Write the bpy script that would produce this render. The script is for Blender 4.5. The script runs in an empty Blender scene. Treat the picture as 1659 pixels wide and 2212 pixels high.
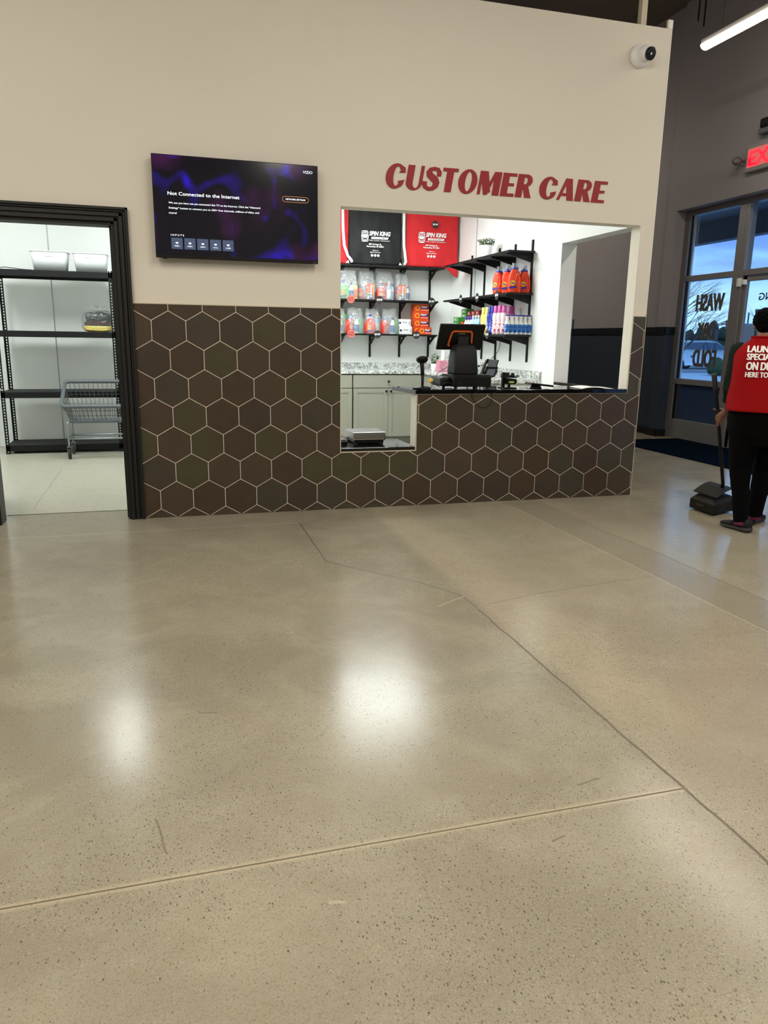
import bpy, bmesh, math, random
from mathutils import Vector, Matrix, noise
random.seed(7)
C = bpy.context.scene.collection
PI = math.pi
# ---------------------------------------------------------------- camera
CAM = Vector((0.0897, -5.5463, 1.2981)); FPX = 1600.0
def _rot(rx, ry, rz):
    return Matrix.Rotation(rz, 3, 'Z') @ Matrix.Rotation(rx, 3, 'X') @ Matrix.Rotation(ry, 3, 'Y')
RM = _rot(-0.22854192, -0.01500464, -0.28321633)
cd = bpy.data.cameras.new('camera'); cam = bpy.data.objects.new('camera', cd); C.objects.link(cam)
cd.sensor_fit = 'HORIZONTAL'; cd.sensor_width = 36.0; cd.lens = FPX/1659*36.0
cd.clip_start = 0.05; cd.clip_end = 300
_r, _f, _u = RM.col[0], RM.col[1], RM.col[2]
cam.matrix_world = Matrix(((_r.x, _u.x, -_f.x, CAM.x), (_r.y, _u.y, -_f.y, CAM.y), (_r.z, _u.z, -_f.z, CAM.z), (0, 0, 0, 1)))
bpy.context.scene.camera = cam
def ray(x, y): return RM @ Vector(((x-829.5)/FPX, 1.0, -(y-1106)/FPX))
def aty(x, y, Y=0.0): d = ray(x, y); return CAM + d*((Y-CAM.y)/d.y)      # measured point on a plane of constant y
def atx(x, y, X): d = ray(x, y); return CAM + d*((X-CAM.x)/d.x)
def atz(x, y, Z=0.0): d = ray(x, y); return CAM + d*((Z-CAM.z)/d.z)
# ---------------------------------------------------------------- colour management
vs = bpy.context.scene.view_settings
vs.view_transform = 'Standard'; vs.look = 'None'; vs.exposure = 0.0; vs.gamma = 1.0; vs.use_curve_mapping = False
# ---------------------------------------------------------------- light levels
L_HALL = 84.0       # each hall tube, W
L_CARE = 45.0
L_STORE = 62.0
WARM = (1.0, 0.93, 0.81); NEUTRAL = (0.93, 1.0, 0.98)
SKY = 2.0
def s2l(c):
    if isinstance(c, str):
        c = [int(c[i:i+2], 16)/255 for i in (0, 2, 4)]
    return tuple(x/12.92 if x <= 0.04045 else ((x+0.055)/1.055)**2.4 for x in c)
# ---------------------------------------------------------------- world: cloudy evening sky
w = bpy.data.worlds.new('world'); bpy.context.scene.world = w; w.use_nodes = True
nt = w.node_tree; nt.nodes.clear()
def N(nt, t, **k):
    n = nt.nodes.new(t)
    for a, b in k.items(): setattr(n, a, b)
    return n
tc = N(nt, 'ShaderNodeTexCoord'); mp = N(nt, 'ShaderNodeMapping'); mp.inputs['Scale'].default_value = (1.6, 1.6, 8.0)
no = N(nt, 'ShaderNodeTexNoise'); no.inputs['Scale'].default_value = 2.3; no.inputs['Detail'].default_value = 6; no.inputs['Roughness'].default_value = 0.55
cr = N(nt, 'ShaderNodeValToRGB'); cr.color_ramp.elements[0].position = 0.38; cr.color_ramp.elements[1].position = 0.66
cr.color_ramp.elements[0].color = (*s2l('5f86cf'), 1); cr.color_ramp.elements[1].color = (*s2l('a3d0f6'), 1)
e = cr.color_ramp.elements.new(0.5); e.color = (*s2l('78aceb'), 1)
sx = N(nt, 'ShaderNodeSeparateXYZ'); mr = N(nt, 'ShaderNodeMapRange')
mr.inputs['From Min'].default_value = -0.02; mr.inputs['From Max'].default_value = 0.12
mx = N(nt, 'ShaderNodeMix', data_type='RGBA'); mx.inputs[6].default_value = (*s2l('a6cdf0'), 1)
bg = N(nt, 'ShaderNodeBackground'); bg.inputs['Strength'].default_value = SKY; ow = N(nt, 'ShaderNodeOutputWorld')
lk = nt.links.new
lk(tc.outputs['Generated'], mp.inputs['Vector']); lk(mp.outputs[0], no.inputs['Vector']); lk(no.outputs['Fac'], cr.inputs[0])
lk(tc.outputs['Generated'], sx.inputs[0]); lk(sx.outputs['Z'], mr.inputs['Value']); lk(mr.outputs[0], mx.inputs[0])
lk(cr.outputs[0], mx.inputs[7]); lk(mx.outputs[2], bg.inputs['Color']); lk(bg.outputs[0], ow.inputs[0])
# ---------------------------------------------------------------- materials
def mat(name, col, rough=0.5, metal=0.0, var=0.06, nscale=8.0, bump=0.0, bscale=60.0, coat=0.0, emit=None, estr=0.0, alpha=None, trans=0.0, spec=None, aniso=None):
    m = bpy.data.materials.new(name); m.use_nodes = True
    nt = m.node_tree; b = nt.nodes['Principled BSDF']
    c = s2l(col)
    b.inputs['Roughness'].default_value = rough; b.inputs['Metallic'].default_value = metal
    if spec is not None: b.inputs['Specular IOR Level'].default_value = spec
    if coat: b.inputs['Coat Weight'].default_value = coat; b.inputs['Coat Roughness'].default_value = 0.08
    tc = N(nt, 'ShaderNodeTexCoord')
    if var > 0:
        no = N(nt, 'ShaderNodeTexNoise'); no.inputs['Scale'].default_value = nscale; no.inputs['Detail'].default_value = 4
        mx = N(nt, 'ShaderNodeMix', data_type='RGBA')
        mx.inputs[6].default_value = (*[x*(1-var) for x in c], 1); mx.inputs[7].default_value = (*[min(1, x*(1+var)) for x in c], 1)
        nt.links.new(tc.outputs['Object'], no.inputs['Vector']); nt.links.new(no.outputs['Fac'], mx.inputs[0]); nt.links.new(mx.outputs[2], b.inputs['Base Color'])
    else: b.inputs['Base Color'].default_value = (*c, 1)
    if bump > 0:
        n2 = N(nt, 'ShaderNodeTexNoise'); n2.inputs['Scale'].default_value = bscale; n2.inputs['Detail'].default_value = 3
        bp = N(nt, 'ShaderNodeBump'); bp.inputs['Strength'].default_value = bump; bp.inputs['Distance'].default_value = 0.01
        nt.links.new(tc.outputs['Object'], n2.inputs['Vector']); nt.links.new(n2.outputs['Fac'], bp.inputs['Height']); nt.links.new(bp.outputs[0], b.inputs['Normal'])
    if emit: b.inputs['Emission Color'].default_value = (*s2l(emit), 1); b.inputs['Emission Strength'].default_value = estr
    if trans: b.inputs['Transmission Weight'].default_value = trans
    if alpha is not None: b.inputs['Alpha'].default_value = alpha
    return m
def film(name, tint='ffffff', gloss=0.12, rough=0.06, wr=0.5, scale=9.0, haze=0.0):
    """clear plastic or glass sheet: transparent with a sharp reflection"""
    m = bpy.data.materials.new(name); m.use_nodes = True; nt = m.node_tree; nt.nodes.clear()
    o = N(nt, 'ShaderNodeOutputMaterial'); t = N(nt, 'ShaderNodeBsdfTransparent'); t.inputs[0].default_value = (*s2l(tint), 1)
    g = N(nt, 'ShaderNodeBsdfGlossy'); g.inputs['Roughness'].default_value = rough
    lw = N(nt, 'ShaderNodeLayerWeight'); lw.inputs['Blend'].default_value = 0.5
    ml = N(nt, 'ShaderNodeMath', operation='MULTIPLY_ADD'); ml.inputs[1].default_value = 0.7; ml.inputs[2].default_value = gloss
    ml.use_clamp = True
    ms = N(nt, 'ShaderNodeMixShader')
    pw = N(nt, 'ShaderNodeMath', operation='POWER'); pw.inputs[1].default_value = 3.5; nt.links.new(lw.outputs['Facing'], pw.inputs[0]); nt.links.new(pw.outputs[0], ml.inputs[0]); nt.links.new(ml.outputs[0], ms.inputs[0])
    if haze > 0:
        d = N(nt, 'ShaderNodeBsdfDiffuse'); d.inputs[0].default_value = (0.85, 0.87, 0.88, 1); m2 = N(nt, 'ShaderNodeMixShader'); m2.inputs[0].default_value = haze
        nt.links.new(t.outputs[0], m2.inputs[1]); nt.links.new(d.outputs[0], m2.inputs[2]); nt.links.new(m2.outputs[0], ms.inputs[1])
    else: nt.links.new(t.outputs[0], ms.inputs[1])
    nt.links.new(g.outputs[0], ms.inputs[2]); nt.links.new(ms.outputs[0], o.inputs[0])
    if wr > 0:
        tc = N(nt, 'ShaderNodeTexCoord'); no = N(nt, 'ShaderNodeTexNoise'); no.inputs['Scale'].default_value = scale; no.inputs['Detail'].default_value = 3; no.inputs['Distortion'].default_value = 1.0
        bp = N(nt, 'ShaderNodeBump'); bp.inputs['Strength'].default_value = wr; bp.inputs['Distance'].default_value = 0.03
        nt.links.new(tc.outputs['Object'], no.inputs['Vector']); nt.links.new(no.outputs['Fac'], bp.inputs['Height'])
        nt.links.new(bp.outputs[0], g.inputs['Normal']); nt.links.new(bp.outputs[0], lw.inputs['Normal'])
    return m
M = {}
def mm(k, *a, **kw): M[k] = mat(k, *a, **kw); return M[k]
mm('beige_paint', 'dfd9cc', 0.85, var=0.015, nscale=1.5, bump=0.05, bscale=140)
mm('white_panel', 'eef0ee', 0.35, var=0.015, nscale=1.2, bump=0.08, bscale=2.2)
mm('white_paint', 'eceae4', 0.6, var=0.02)
mm('grey_paint', '928c8e', 0.75, var=0.03, nscale=1.5, bump=0.03, bscale=120)
mm('navy_paint', '2a3442', 0.55, var=0.04, nscale=2)
mm('rail_black', '0b0f18', 0.4, var=0.1)
mm('dark_ceiling', '6c625a', 0.9, var=0.08, nscale=1.2)
mm('trim_black', '0c0a08', 0.5, var=0.25, nscale=20, bump=0.1, bscale=40)
mm('edge_trim', 'c9c0a8', 0.45, var=0.05)
mm('grout', 'fbf2dd', 0.8, var=0.05, nscale=30)
for i, c in enumerate(('463a2d', '413a2e', '45402f', '3f352b', '433528')):
    mm('tile_%s' % 'abcde'[i], c, 0.38, var=0.22, nscale=6+i, bump=0.03, bscale=80)
mm('black_plastic', '090909', 0.45, var=0.1, spec=.3); mm('black_gloss', '0a0a0b', 0.12, var=0.0); mm('dark_plastic', '191a1d', 0.6, var=0.08, spec=.3)
mm('black_metal', '0c0c0d', 0.5, metal=0.0, var=0.1, spec=.3); mm('steel', 'a7a8a8', 0.3, metal=1.0, var=0.05, nscale=30)
mm('galv', '9da1a6', 0.35, metal=0.9, var=0.1); mm('grey_vinyl', '5a6064', 0.5, var=0.06); mm('wire_grey', '3c4043', 0.5, var=.05)
mm('alu', '817f80', 0.45, metal=0.3, var=0.04); mm('chrome', 'd8d8d8', 0.12, metal=1.0, var=0)
mm('white_plastic', 'e8e8e6', 0.35, var=0.02); mm('rubber', '2a2a2b', 0.7)
mm('black_granite', '0b0b0c', 0.08, var=0.4, nscale=300, coat=0.3)
mm('cabinet', '98988c', 0.45, var=0.02, nscale=4); mm('dark_gap', '2c2c29', 0.8, var=0)
mm('shelf_black', '101011', 0.55, var=0.15, nscale=12, spec=.3)
mm('red_sign', '941620', 0.5, var=0.04)
mm('red_cloth', 'd8232b', 0.75, var=0.08, nscale=5, bump=1.0, bscale=7); mm('black_cloth', '0c0e10', 0.7, var=0.2, nscale=5, bump=0.6, bscale=9)
mm('white_cord', 'f2f2f2', 0.7, var=0.03, bump=0.2, bscale=300); mm('print_white', 'f4f4f4', 0.6, var=0)
mm('tag_black', '2c2a2c', 0.6, var=0.05); mm('tag_red', 'ef6a5c', 0.6, var=0.03)
mm('orange_plastic', 'e8401c', 0.3, var=0.03); mm('red_plastic', 'cf3a2e', 0.3, var=0.04); mm('green_plastic', '52c25b', 0.3, var=0.04)
mm('blue_cap', '2b2f96', 0.35, var=0.03); mm('purple_cap', '5a49b5', 0.35, var=0.03); mm('yellow_plastic', 'efe07a', 0.35, var=0.04)
mm('navy_plastic', '23309a', 0.3, var=0.05); mm('pink_plastic', 'd667ad', 0.35, var=0.04); mm('label_blue', '2e66b4', 0.4, var=0.25, nscale=25)
mm('label_pink', 'f3d9df', 0.4, var=0.05); mm('label_magenta', 'c12f55', 0.4, var=0.2, nscale=30); mm('light_blue', '9cc3ef', 0.35, var=0.06)
mm('label_yellow', 'f6c62e', 0.4, var=0.05); mm('label_orange', 'ee7d21', 0.4, var=0.05); mm('orange_box', 'dd4a1c', 0.5, var=0.04); mm('navy_band', '2a2565', 0.5, var=0.1)
mm('green_box', '3f8f3f', 0.5, var=0.12, nscale=20); mm('maroon_box', '8c2f2a', 0.5, var=0.15, nscale=20); mm('white_box', 'e4e4e4', 0.5, var=0.03)
mm('teal', '1f7f74', 0.5, var=0.2, nscale=20); mm('thin_green', '58b857', 0.4, var=0.15, nscale=30)
mm('leaf', '4c6038', 0.6, var=0.35, nscale=20); mm('soil', '3a2c20', 0.9)
mm('tissue_pink', 'cf8699', 0.6, var=0.08, nscale=40); mm('tissue', 'fbfbfb', 0.8, var=0.02)
mm('yellow_plug', 'f1c63a', 0.4); mm('orange_ring', 'd9601f', 0.4, var=0.05); mm('lcd_green', '86a43a', 0.4, emit='86a43a', estr=0.35)
mm('paper', 'e9e9e6', 0.7, var=0.02)
mm('skin', '7d5541', 0.55, var=0.08, nscale=14, bump=0.1, bscale=120); mm('nail', 'a77f6c', 0.4, var=0)
mm('hair', '030303', 0.9, var=0.2, nscale=40, bump=1.0, bscale=55, spec=.08)
mm('vest_red', '93080f', 0.85, var=0.08, nscale=6, bump=0.35, bscale=12, spec=.15); mm('sleeve', '1c2520', 0.9, var=0.1, nscale=10, spec=.1, bump=0.35, bscale=20)
mm('pants', '030304', 0.95, var=0.15, nscale=8, bump=0.4, bscale=14, spec=.1); mm('sock', '7a2352', 0.85, var=0.3, nscale=40)
mm('shoe', '08080a', 0.8, var=0.15, nscale=30); mm('shoe_sole', '33302d', 0.7, var=0.05)
mm('pan_grey', '201e1b', 0.6, var=0.08, spec=.25); mm('mat_navy', '050f1c', 1.0, var=0.25, nscale=60, bump=0.5, bscale=300, spec=.02)
mm('asphalt', '6f7478', 0.8, var=0.15, nscale=2); mm('concrete_out', 'b4bcc6', 0.8, var=0.06, nscale=2); mm('kerb', '969ca4', 0.85)
mm('soffit', '6d7274', 0.8, var=0.04); mm('bld_beige', '9d8578', 0.8, var=0.05); mm('car_white', 'e3eef7', 0.2, var=0.0, coat=0.5); mm('car_glass', '3d5470', 0.06, var=0)
mm('tyre', '1b1c1e', 0.8); mm('bark', '5c4a44', 0.9, var=0.2); mm('ever', '34402c', 0.9, var=0.4, nscale=2.5, bump=1, bscale=6); mm('bush', '43502c', 0.9, var=0.4, nscale=8, bump=1, bscale=12)
mm('decal', '4f4a4a', 0.6, var=0.03); mm('decal_navy', '1e2550', 0.6, var=0.03); mm('foam_core', '9aa0a4', 0.6)
mm('blanket_yellow', 'e6cf74', 0.9, var=0.1, nscale=14, bump=0.6, bscale=40); mm('blanket_maroon', '3a0f18', 0.9, var=0.2, bump=0.6, bscale=30); mm('blanket_dark', '141a1b', 0.9, var=0.2, bump=0.6, bscale=30)
mm('bin_white', 'e3e6e8', 0.4, var=0.02); M['bin_white'].node_tree.nodes['Principled BSDF'].inputs['Alpha'].default_value = 0.8
mm('exit_red', 'b07068', 0.4, var=0, emit='e05048', estr=.55); mm('exit_hot', 'ff0a28', 0.4, var=0, emit='ff0a28', estr=2.2)
mm('lamp_white', 'ffffff', 0.5, var=0, emit='fff0d6', estr=14.0); mm('panel_glow', 'ffffff', 0.5, var=0, emit='f4fffb', estr=4.0)
mm('spandrel', '2b3d5c', 0.2, var=0.05)
mm('tvtext', 'ffffff', 0.5, var=0, emit='d8ecff', estr=0.9); mm('tvtile', '3c4a66', 0.5, var=0, emit='46577a', estr=0.45); mm('tvorange', 'd08a50', 0.5, var=0, emit='c98a5a', estr=0.5)
M['bag'] = film('bag', 'f4f6f6', 0.06, 0.12, 0.9, 14.0, haze=0.2); M['glass'] = film('glass', 'f2f6f7', 0.02, 0.01, 0.0); M['cap_clear'] = film('cap_clear', 'd3d8ea', 0.1, 0.1, 0.3, 20.0, haze=0.12)
M['bag_clear'] = film('bag_clear', 'f4f6f6', 0.07, 0.08, 1.0, 16.0, haze=0.03)
# marble
def marble(name, base, vein):
    m = bpy.data.materials.new(name); m.use_nodes = True; nt = m.node_tree; b = nt.nodes['Principled BSDF']; b.inputs['Roughness'].default_value = 0.18
    tc = N(nt, 'ShaderNodeTexCoord'); n1 = N(nt, 'ShaderNodeTexNoise'); n1.inputs['Scale'].default_value = 13; n1.inputs['Detail'].default_value = 9; n1.inputs['Roughness'].default_value = .68; n1.inputs['Distortion'].default_value = 1.1
    r = N(nt, 'ShaderNodeValToRGB'); el = r.color_ramp.elements
    el[0].position = 0.0; el[0].color = (*s2l(base), 1); el[1].position = 1.0; el[1].color = (*s2l(base), 1)
    for p, c in ((0.43, base), (0.475, vein), (0.505, 'b9bcb8'), (0.56, base)):
        x = el.new(p); x.color = (*s2l(c), 1)
    n2 = N(nt, 'ShaderNodeTexNoise'); n2.inputs['Scale'].default_value = 3; mx = N(nt, 'ShaderNodeMix', data_type='RGBA', blend_type='MULTIPLY'); mx.inputs[0].default_value = 0.5
    nt.links.new(tc.outputs['Object'], n1.inputs['Vector']); nt.links.new(n1.outputs['Fac'], r.inputs[0])
    nt.links.new(tc.outputs['Object'], n2.inputs['Vector']); nt.links.new(r.outputs[0], mx.inputs[6]); nt.links.new(n2.outputs['Fac'], mx.inputs[7]); nt.links.new(r.outputs[0], b.inputs['Base Color'])
    return m
def floral(name, cols, scale=26):
    m = bpy.data.materials.new(name); m.use_nodes = True; nt = m.node_tree; b = nt.nodes['Principled BSDF']; b.inputs['Roughness'].default_value = 0.4
    tc = N(nt, 'ShaderNodeTexCoord'); n = N(nt, 'ShaderNodeTexNoise'); n.inputs['Scale'].default_value = scale; n.inputs['Detail'].default_value = 1.5; n.inputs['Distortion'].default_value = .6
    r = N(nt, 'ShaderNodeValToRGB'); r.color_ramp.interpolation = 'CONSTANT'; el = r.color_ramp.elements; el[0].position = 0; el[0].color = (*s2l(cols[0]), 1); el[1].position = .62; el[1].color = (*s2l(cols[-1]), 1)
    for p, c in zip((.42, .52), cols[1:3]): x = el.new(p); x.color = (*s2l(c), 1)
    nt.links.new(tc.outputs['Object'], n.inputs['Vector']); nt.links.new(n.outputs['Fac'], r.inputs[0]); nt.links.new(r.outputs[0], b.inputs['Base Color']); return m
M['floral_pink'] = floral('floral_pink', ('c03060', 'f6e9ee', 'f6e9ee', 'c8476f', '2a2a30')[:4]); M['floral_yellow'] = floral('floral_yellow', ('f3b32e', 'f4ecb4', 'f1e27c', '5a5a30'))
M['floral_blue'] = floral('floral_blue', ('5a7fd8', '2a38a0', '2a38a0', 'e0e4f6')); M['label_bleach'] = floral('label_bleach', ('123f96', '2563b2', '3a7cc4', 'c9dcf0'), 34)
M['marble'] = marble('marble', 'e2e4e0', '2e3234')
# polished concrete with saw cuts, cracks, slab patches and exposed aggregate
def concrete():
    m = bpy.data.materials.new('polished_concrete'); m.use_nodes = True; nt = m.node_tree; b = nt.nodes['Principled BSDF']
    L = nt.links.new
    geo = N(nt, 'ShaderNodeNewGeometry'); P = geo.outputs['Position']
    def math_(op, a, b_=None, c=None, clamp=False):
        n = N(nt, 'ShaderNodeMath', operation=op); n.use_clamp = clamp
        for i, v in enumerate((a, b_, c)):
            if v is None: continue
            if isinstance(v, (int, float)): n.inputs[i].default_value = v
            else: L(v, n.inputs[i])
        return n.outputs[0]
    def ns(scale, det=4, dist=0.0, rough=0.5, off=0.0):
        mp = N(nt, 'ShaderNodeMapping'); mp.inputs['Location'].default_value = (off, off*1.7, 0); L(P, mp.inputs['Vector'])
        n = N(nt, 'ShaderNodeTexNoise'); n.inputs['Scale'].default_value = scale; n.inputs['Detail'].default_value = det; n.inputs['Distortion'].default_value = dist; n.inputs['Roughness'].default_value = rough
        L(mp.outputs[0], n.inputs['Vector']); return n
    def ramp(v, a, b_, inv=False):
        n = N(nt, 'ShaderNodeMapRange', interpolation_type='SMOOTHSTEP'); n.inputs['From Min'].default_value = a; n.inputs['From Max'].default_value = b_
        if inv: n.inputs['To Min'].default_value = 1; n.inputs['To Max'].default_value = 0
        L(v, n.inputs['Value']); return n.outputs[0]
    def mix(f, a, b_, bt='MIX'):
        n = N(nt, 'ShaderNodeMix', data_type='RGBA', blend_type=bt)
        if isinstance(f, float): n.inputs[0].default_value = f
        else: L(f, n.inputs[0])
        for i, v in ((6, a), (7, b_)):
            if isinstance(v, str): n.inputs[i].default_value = (*s2l(v), 1)
            else: L(v, n.inputs[i])
        return n.outputs[2]
    # wobbled position for cracks
    wob = ns(6, 3); vm = N(nt, 'ShaderNodeVectorMath', operation='SUBTRACT'); L(wob.outputs['Color'], vm.inputs[0]); vm.inputs[1].default_value = (.5, .5, .5)
    vs_ = N(nt, 'ShaderNodeVectorMath', operation='SCALE'); L(vm.outputs[0], vs_.inputs[0]); vs_.inputs['Scale'].default_value = 0.022
    va = N(nt, 'ShaderNodeVectorMath', operation='ADD'); L(P, va.inputs[0]); L(vs_.outputs[0], va.inputs[1]); PW = va.outputs[0]
    def seg(a, b_, src):
        ax, ay = a; bx, by = b_; l2 = (bx-ax)**2+(by-ay)**2
        s = N(nt, 'ShaderNodeVectorMath', operation='SUBTRACT'); L(src, s.inputs[0]); s.inputs[1].default_value = (ax, ay, 0)
        d = N(nt, 'ShaderNodeVectorMath', operation='DOT_PRODUCT'); L(s.outputs[0], d.inputs[0]); d.inputs[1].default_value = ((bx-ax)/l2, (by-ay)/l2, 0)
        t = math_('ADD', d.outputs['Value'], 0.0, clamp=True)
        c = N(nt, 'ShaderNodeVectorMath', operation='SCALE'); c.inputs[0].default_value = (bx-ax, by-ay, 0); L(t, c.inputs['Scale'])
        q = N(nt, 'ShaderNodeVectorMath', operation='SUBTRACT'); L(s.outputs[0], q.inputs[0]); L(c.outputs[0], q.inputs[1])
        mu = N(nt, 'ShaderNodeVectorMath', operation='MULTIPLY'); L(q.outputs[0], mu.inputs[0]); mu.inputs[1].default_value = (1, 1, 0)
        ln = N(nt, 'ShaderNodeVectorMath', operation='LENGTH'); L(mu.outputs[0], ln.inputs[0]); return ln.outputs['Value']
    def mind(segs, src):
        v = None
        for a, b_ in segs:
            d = seg(a, b_, src); v = d if v is None else math_('MINIMUM', v, d)
        return v
    cuts = mind([((-7, -3.9), (1.515, -3.9)), ((-1.06, 0.3), (-.23, 0.3))], P)
    edge = mind([((1.52, -8), (1.52, -2.14))], PW)
    cracks = mind([((1.36, -1.85), (1.52, -2.14)), ((1.15, -1.62), (1.36, -1.85)), ((.944, -1.36), (1.15, -1.62)), ((.95, -1.36), (.955, -.40))], P)
    fine = mind([((1.55, -2.3), (1.9, -2.2)), ((1.9, -2.2), (2.75, -2.07)), ((-.942, .48), (-.962, 2.3)), ((3.04, -1.57), (3.035, -3.2)), ((2.98, -.9), (3.04, -1.57))], PW)
    sx = N(nt, 'ShaderNodeSeparateXYZ'); L(P, sx.inputs[0]); X, Y = sx.outputs['X'], sx.outputs['Y']
    big = ns(0.55, 5, 0.6); mid = ns(2.6, 6, 0.8, 0.6, 3.1); fin = ns(38, 4, 0, 0.6, 1.0); grit = ns(150, 2, 0, 0.6, 5.0)
    col = mix(ramp(big.outputs['Fac'], 0.32, 0.68), '888373', '97917f')
    col = mix(ramp(mid.outputs['Fac'], 0.35, 0.7), col, mix(0.5, col, 'aaa591'))
    # slab to the right of the long joint: warmer, patch strip: greyer
    rs = math_('MULTIPLY', ramp(X, 1.51, 1.53), ramp(Y, -.22, -.2, True))
    xs = math_('MULTIPLY', ramp(X, 2.70, 2.73), ramp(X, 3.03, 3.06, True))
    col = mix(math_('MULTIPLY', rs, 0.40), col, 'a79d88')
    sp = ns(1.7, 3, 0, 0.5, 9.0)
    col = mix(math_('MULTIPLY', math_('MULTIPLY', ramp(X, 1.53, 1.6), ramp(X, 1.75, 2.0, True)), math_('MULTIPLY', ramp(Y, -3.9, -3.2), 0.45)), col, 'b8ad94')
    col = mix(math_('MULTIPLY', xs, math_('MULTIPLY', ramp(Y, .1, .2, True), 0.34)), col, '7d766c')
    nw = math_('MULTIPLY', ramp(Y, -.41, -.38), ramp(X, .94, .97, True))
    col = mix(math_('MULTIPLY', nw, 0.5), col, '9a9384')
    st = math_('MULTIPLY', ramp(Y, .29, .31), ramp(X, .4, .5, True))
    col = mix(math_('MULTIPLY', st, 0.75), col, 'c2bfb0')
    col = mix(math_('MULTIPLY', ramp(fin.outputs['Fac'], 0.3, 0.75), 0.25), col, '8b7f67')
    col = mix(math_('MULTIPLY', ramp(grit.outputs['Fac'], 0.5, 0.72), 0.5), col, '6f6452')
    g2 = ns(420, 2, 0, 0.7, 2.0); col = mix(math_('MULTIPLY', ramp(g2.outputs['Fac'], 0.52, 0.7), 0.4), col, '5f5546'); g3 = ns(300, 2, 0, 0.7, 8.0); col = mix(math_('MULTIPLY', ramp(g3.outputs['Fac'], 0.55, 0.72), 0.4), col, 'cfc5ae')
    md = ns(7, 5, 1.2, 0.65, 4.0); col = mix(math_('MULTIPLY', ramp(md.outputs['Fac'], 0.45, 0.7), 0.22), col, '8a8069')
    # aggregate: small stones, dense in places
    dens = ns(0.9, 3, 0.3, 0.5, 7.0)
    def centre(cx, cy, r):
        d = seg((cx-.001, cy), (cx, cy), P); return ramp(d, r*.2, r, True)
    dn = math_('MAXIMUM', ramp(dens.outputs['Fac'], 0.36, 0.70), ramp(math_('MINIMUM', cuts, edge), 0.0, 0.22, True))
    for (cx, cy, r) in ((1.38, -3.5, .28), (.73, -3.05, .4), (.7, -4.3, .5), (0.05, -3.75, .55), (1.3, -2.0, .25), (3.1, -1.2, .3)):
        dn = math_('MAXIMUM', dn, centre(cx, cy, r))
    def stones(scale, thr, soft, seed):
        mp = N(nt, 'ShaderNodeMapping'); mp.inputs['Location'].default_value = (seed, seed*2, 0); mp.inputs['Rotation'].default_value = (0, 0, seed); mp.inputs['Scale'].default_value = (1, .6, 1); L(P, mp.inputs['Vector'])
        v = N(nt, 'ShaderNodeTexVoronoi'); v.inputs['Scale'].default_value = scale; L(mp.outputs[0], v.inputs['Vector'])
        sc = N(nt, 'ShaderNodeSeparateColor'); L(v.outputs['Color'], sc.inputs[0])
        size = math_('MULTIPLY_ADD', sc.outputs[1], 0.22, 0.06)
        near = ramp(math_('SUBTRACT', v.outputs['Distance'], size), -0.02, soft, True)
        pick = ramp(math_('SUBTRACT', math_('MULTIPLY', dn, thr), sc.outputs[0]), 0.0, 0.02)
        return math_('MULTIPLY', near, pick), sc.outputs[2]
    s1, c1 = stones(125, 0.75, 0.04, 0.3); s2_, c2 = stones(170, 1.0, 0.06, 1.1); s3, c3 = stones(130, 0.4, 0.05, 2.3)
    col = mix(math_('MULTIPLY', s1, 0.8), col, mix(c1, '4a4238', '625a50'))
    col = mix(math_('MULTIPLY', s2_, 0.7), col, mix(c2, '564c40', '7a7061'))
    col = mix(math_('MULTIPLY', s3, 0.3), col, 'c4bca8')
    # joints
    col = mix(math_('MULTIPLY', ramp(cuts, .004, .02, True), 0.35), col, 'cbbd9f')
    lines = math_('MAXIMUM', math_('MAXIMUM', ramp(cuts, .0014, .0042, True), math_('MULTIPLY', ramp(edge, .002, .008, True), .8)), math_('MAXIMUM', math_('MULTIPLY', ramp(cracks, .002, .009, True), .9), math_('MULTIPLY', ramp(fine, .001, .006, True), .5)))
    col = mix(math_('MULTIPLY', lines, 0.8), col, '4a4032')
    pale = mind([((-7, -.395), (.94, -.39)), ((2.715, -3.4), (2.715, -.2)), ((1.52, -2.14), (1.34, -2.25)), ((.55, -2.42), (.58, -2.42)), ((.40, -4.08), (.43, -4.085))], PW)
    col = mix(math_('MULTIPLY', ramp(pale, .001, .009, True), .35), col, 'cfc4ab')
    scuff = mind([((1.02, -4.01), (1.06, -4.0)), ((1.22, -3.8), (1.3, -3.79)), ((.0, -3.65), (.03, -3.8)), ((.14, -3.07), (.2, -3.08))], PW)
    col = mix(math_('MULTIPLY', ramp(scuff, .0008, .005, True), .5), col, '55493a')
    L(col, b.inputs['Base Color'])
    rg = math_('MULTIPLY_ADD', mid.outputs['Fac'], 0.10, 0.12)
    rg = math_('ADD', rg, math_('MULTIPLY', fin.outputs['Fac'], 0.06)); rg = math_('ADD', rg, math_('MULTIPLY', lines, 0.4)); rg = math_('ADD', rg, math_('MULTIPLY', st, 0.12))
    L(rg, b.inputs['Roughness']); b.inputs['Specular IOR Level'].default_value = 0.36
    h = math_('SUBTRACT', math_('MULTIPLY', big.outputs['Fac'], 0.0), math_('MULTIPLY', lines, 1.0)); h = math_('ADD', h, math_('MULTIPLY', fin.outputs['Fac'], 0.12)); h = math_('SUBTRACT', h, math_('MULTIPLY', s1, .12))
    bp = N(nt, 'ShaderNodeBump'); bp.inputs['Strength'].default_value = 0.16; bp.inputs['Distance'].default_value = 0.002; L(h, bp.inputs['Height']); L(bp.outputs[0], b.inputs['Normal'])
    return m
M['concrete'] = concrete()
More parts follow.
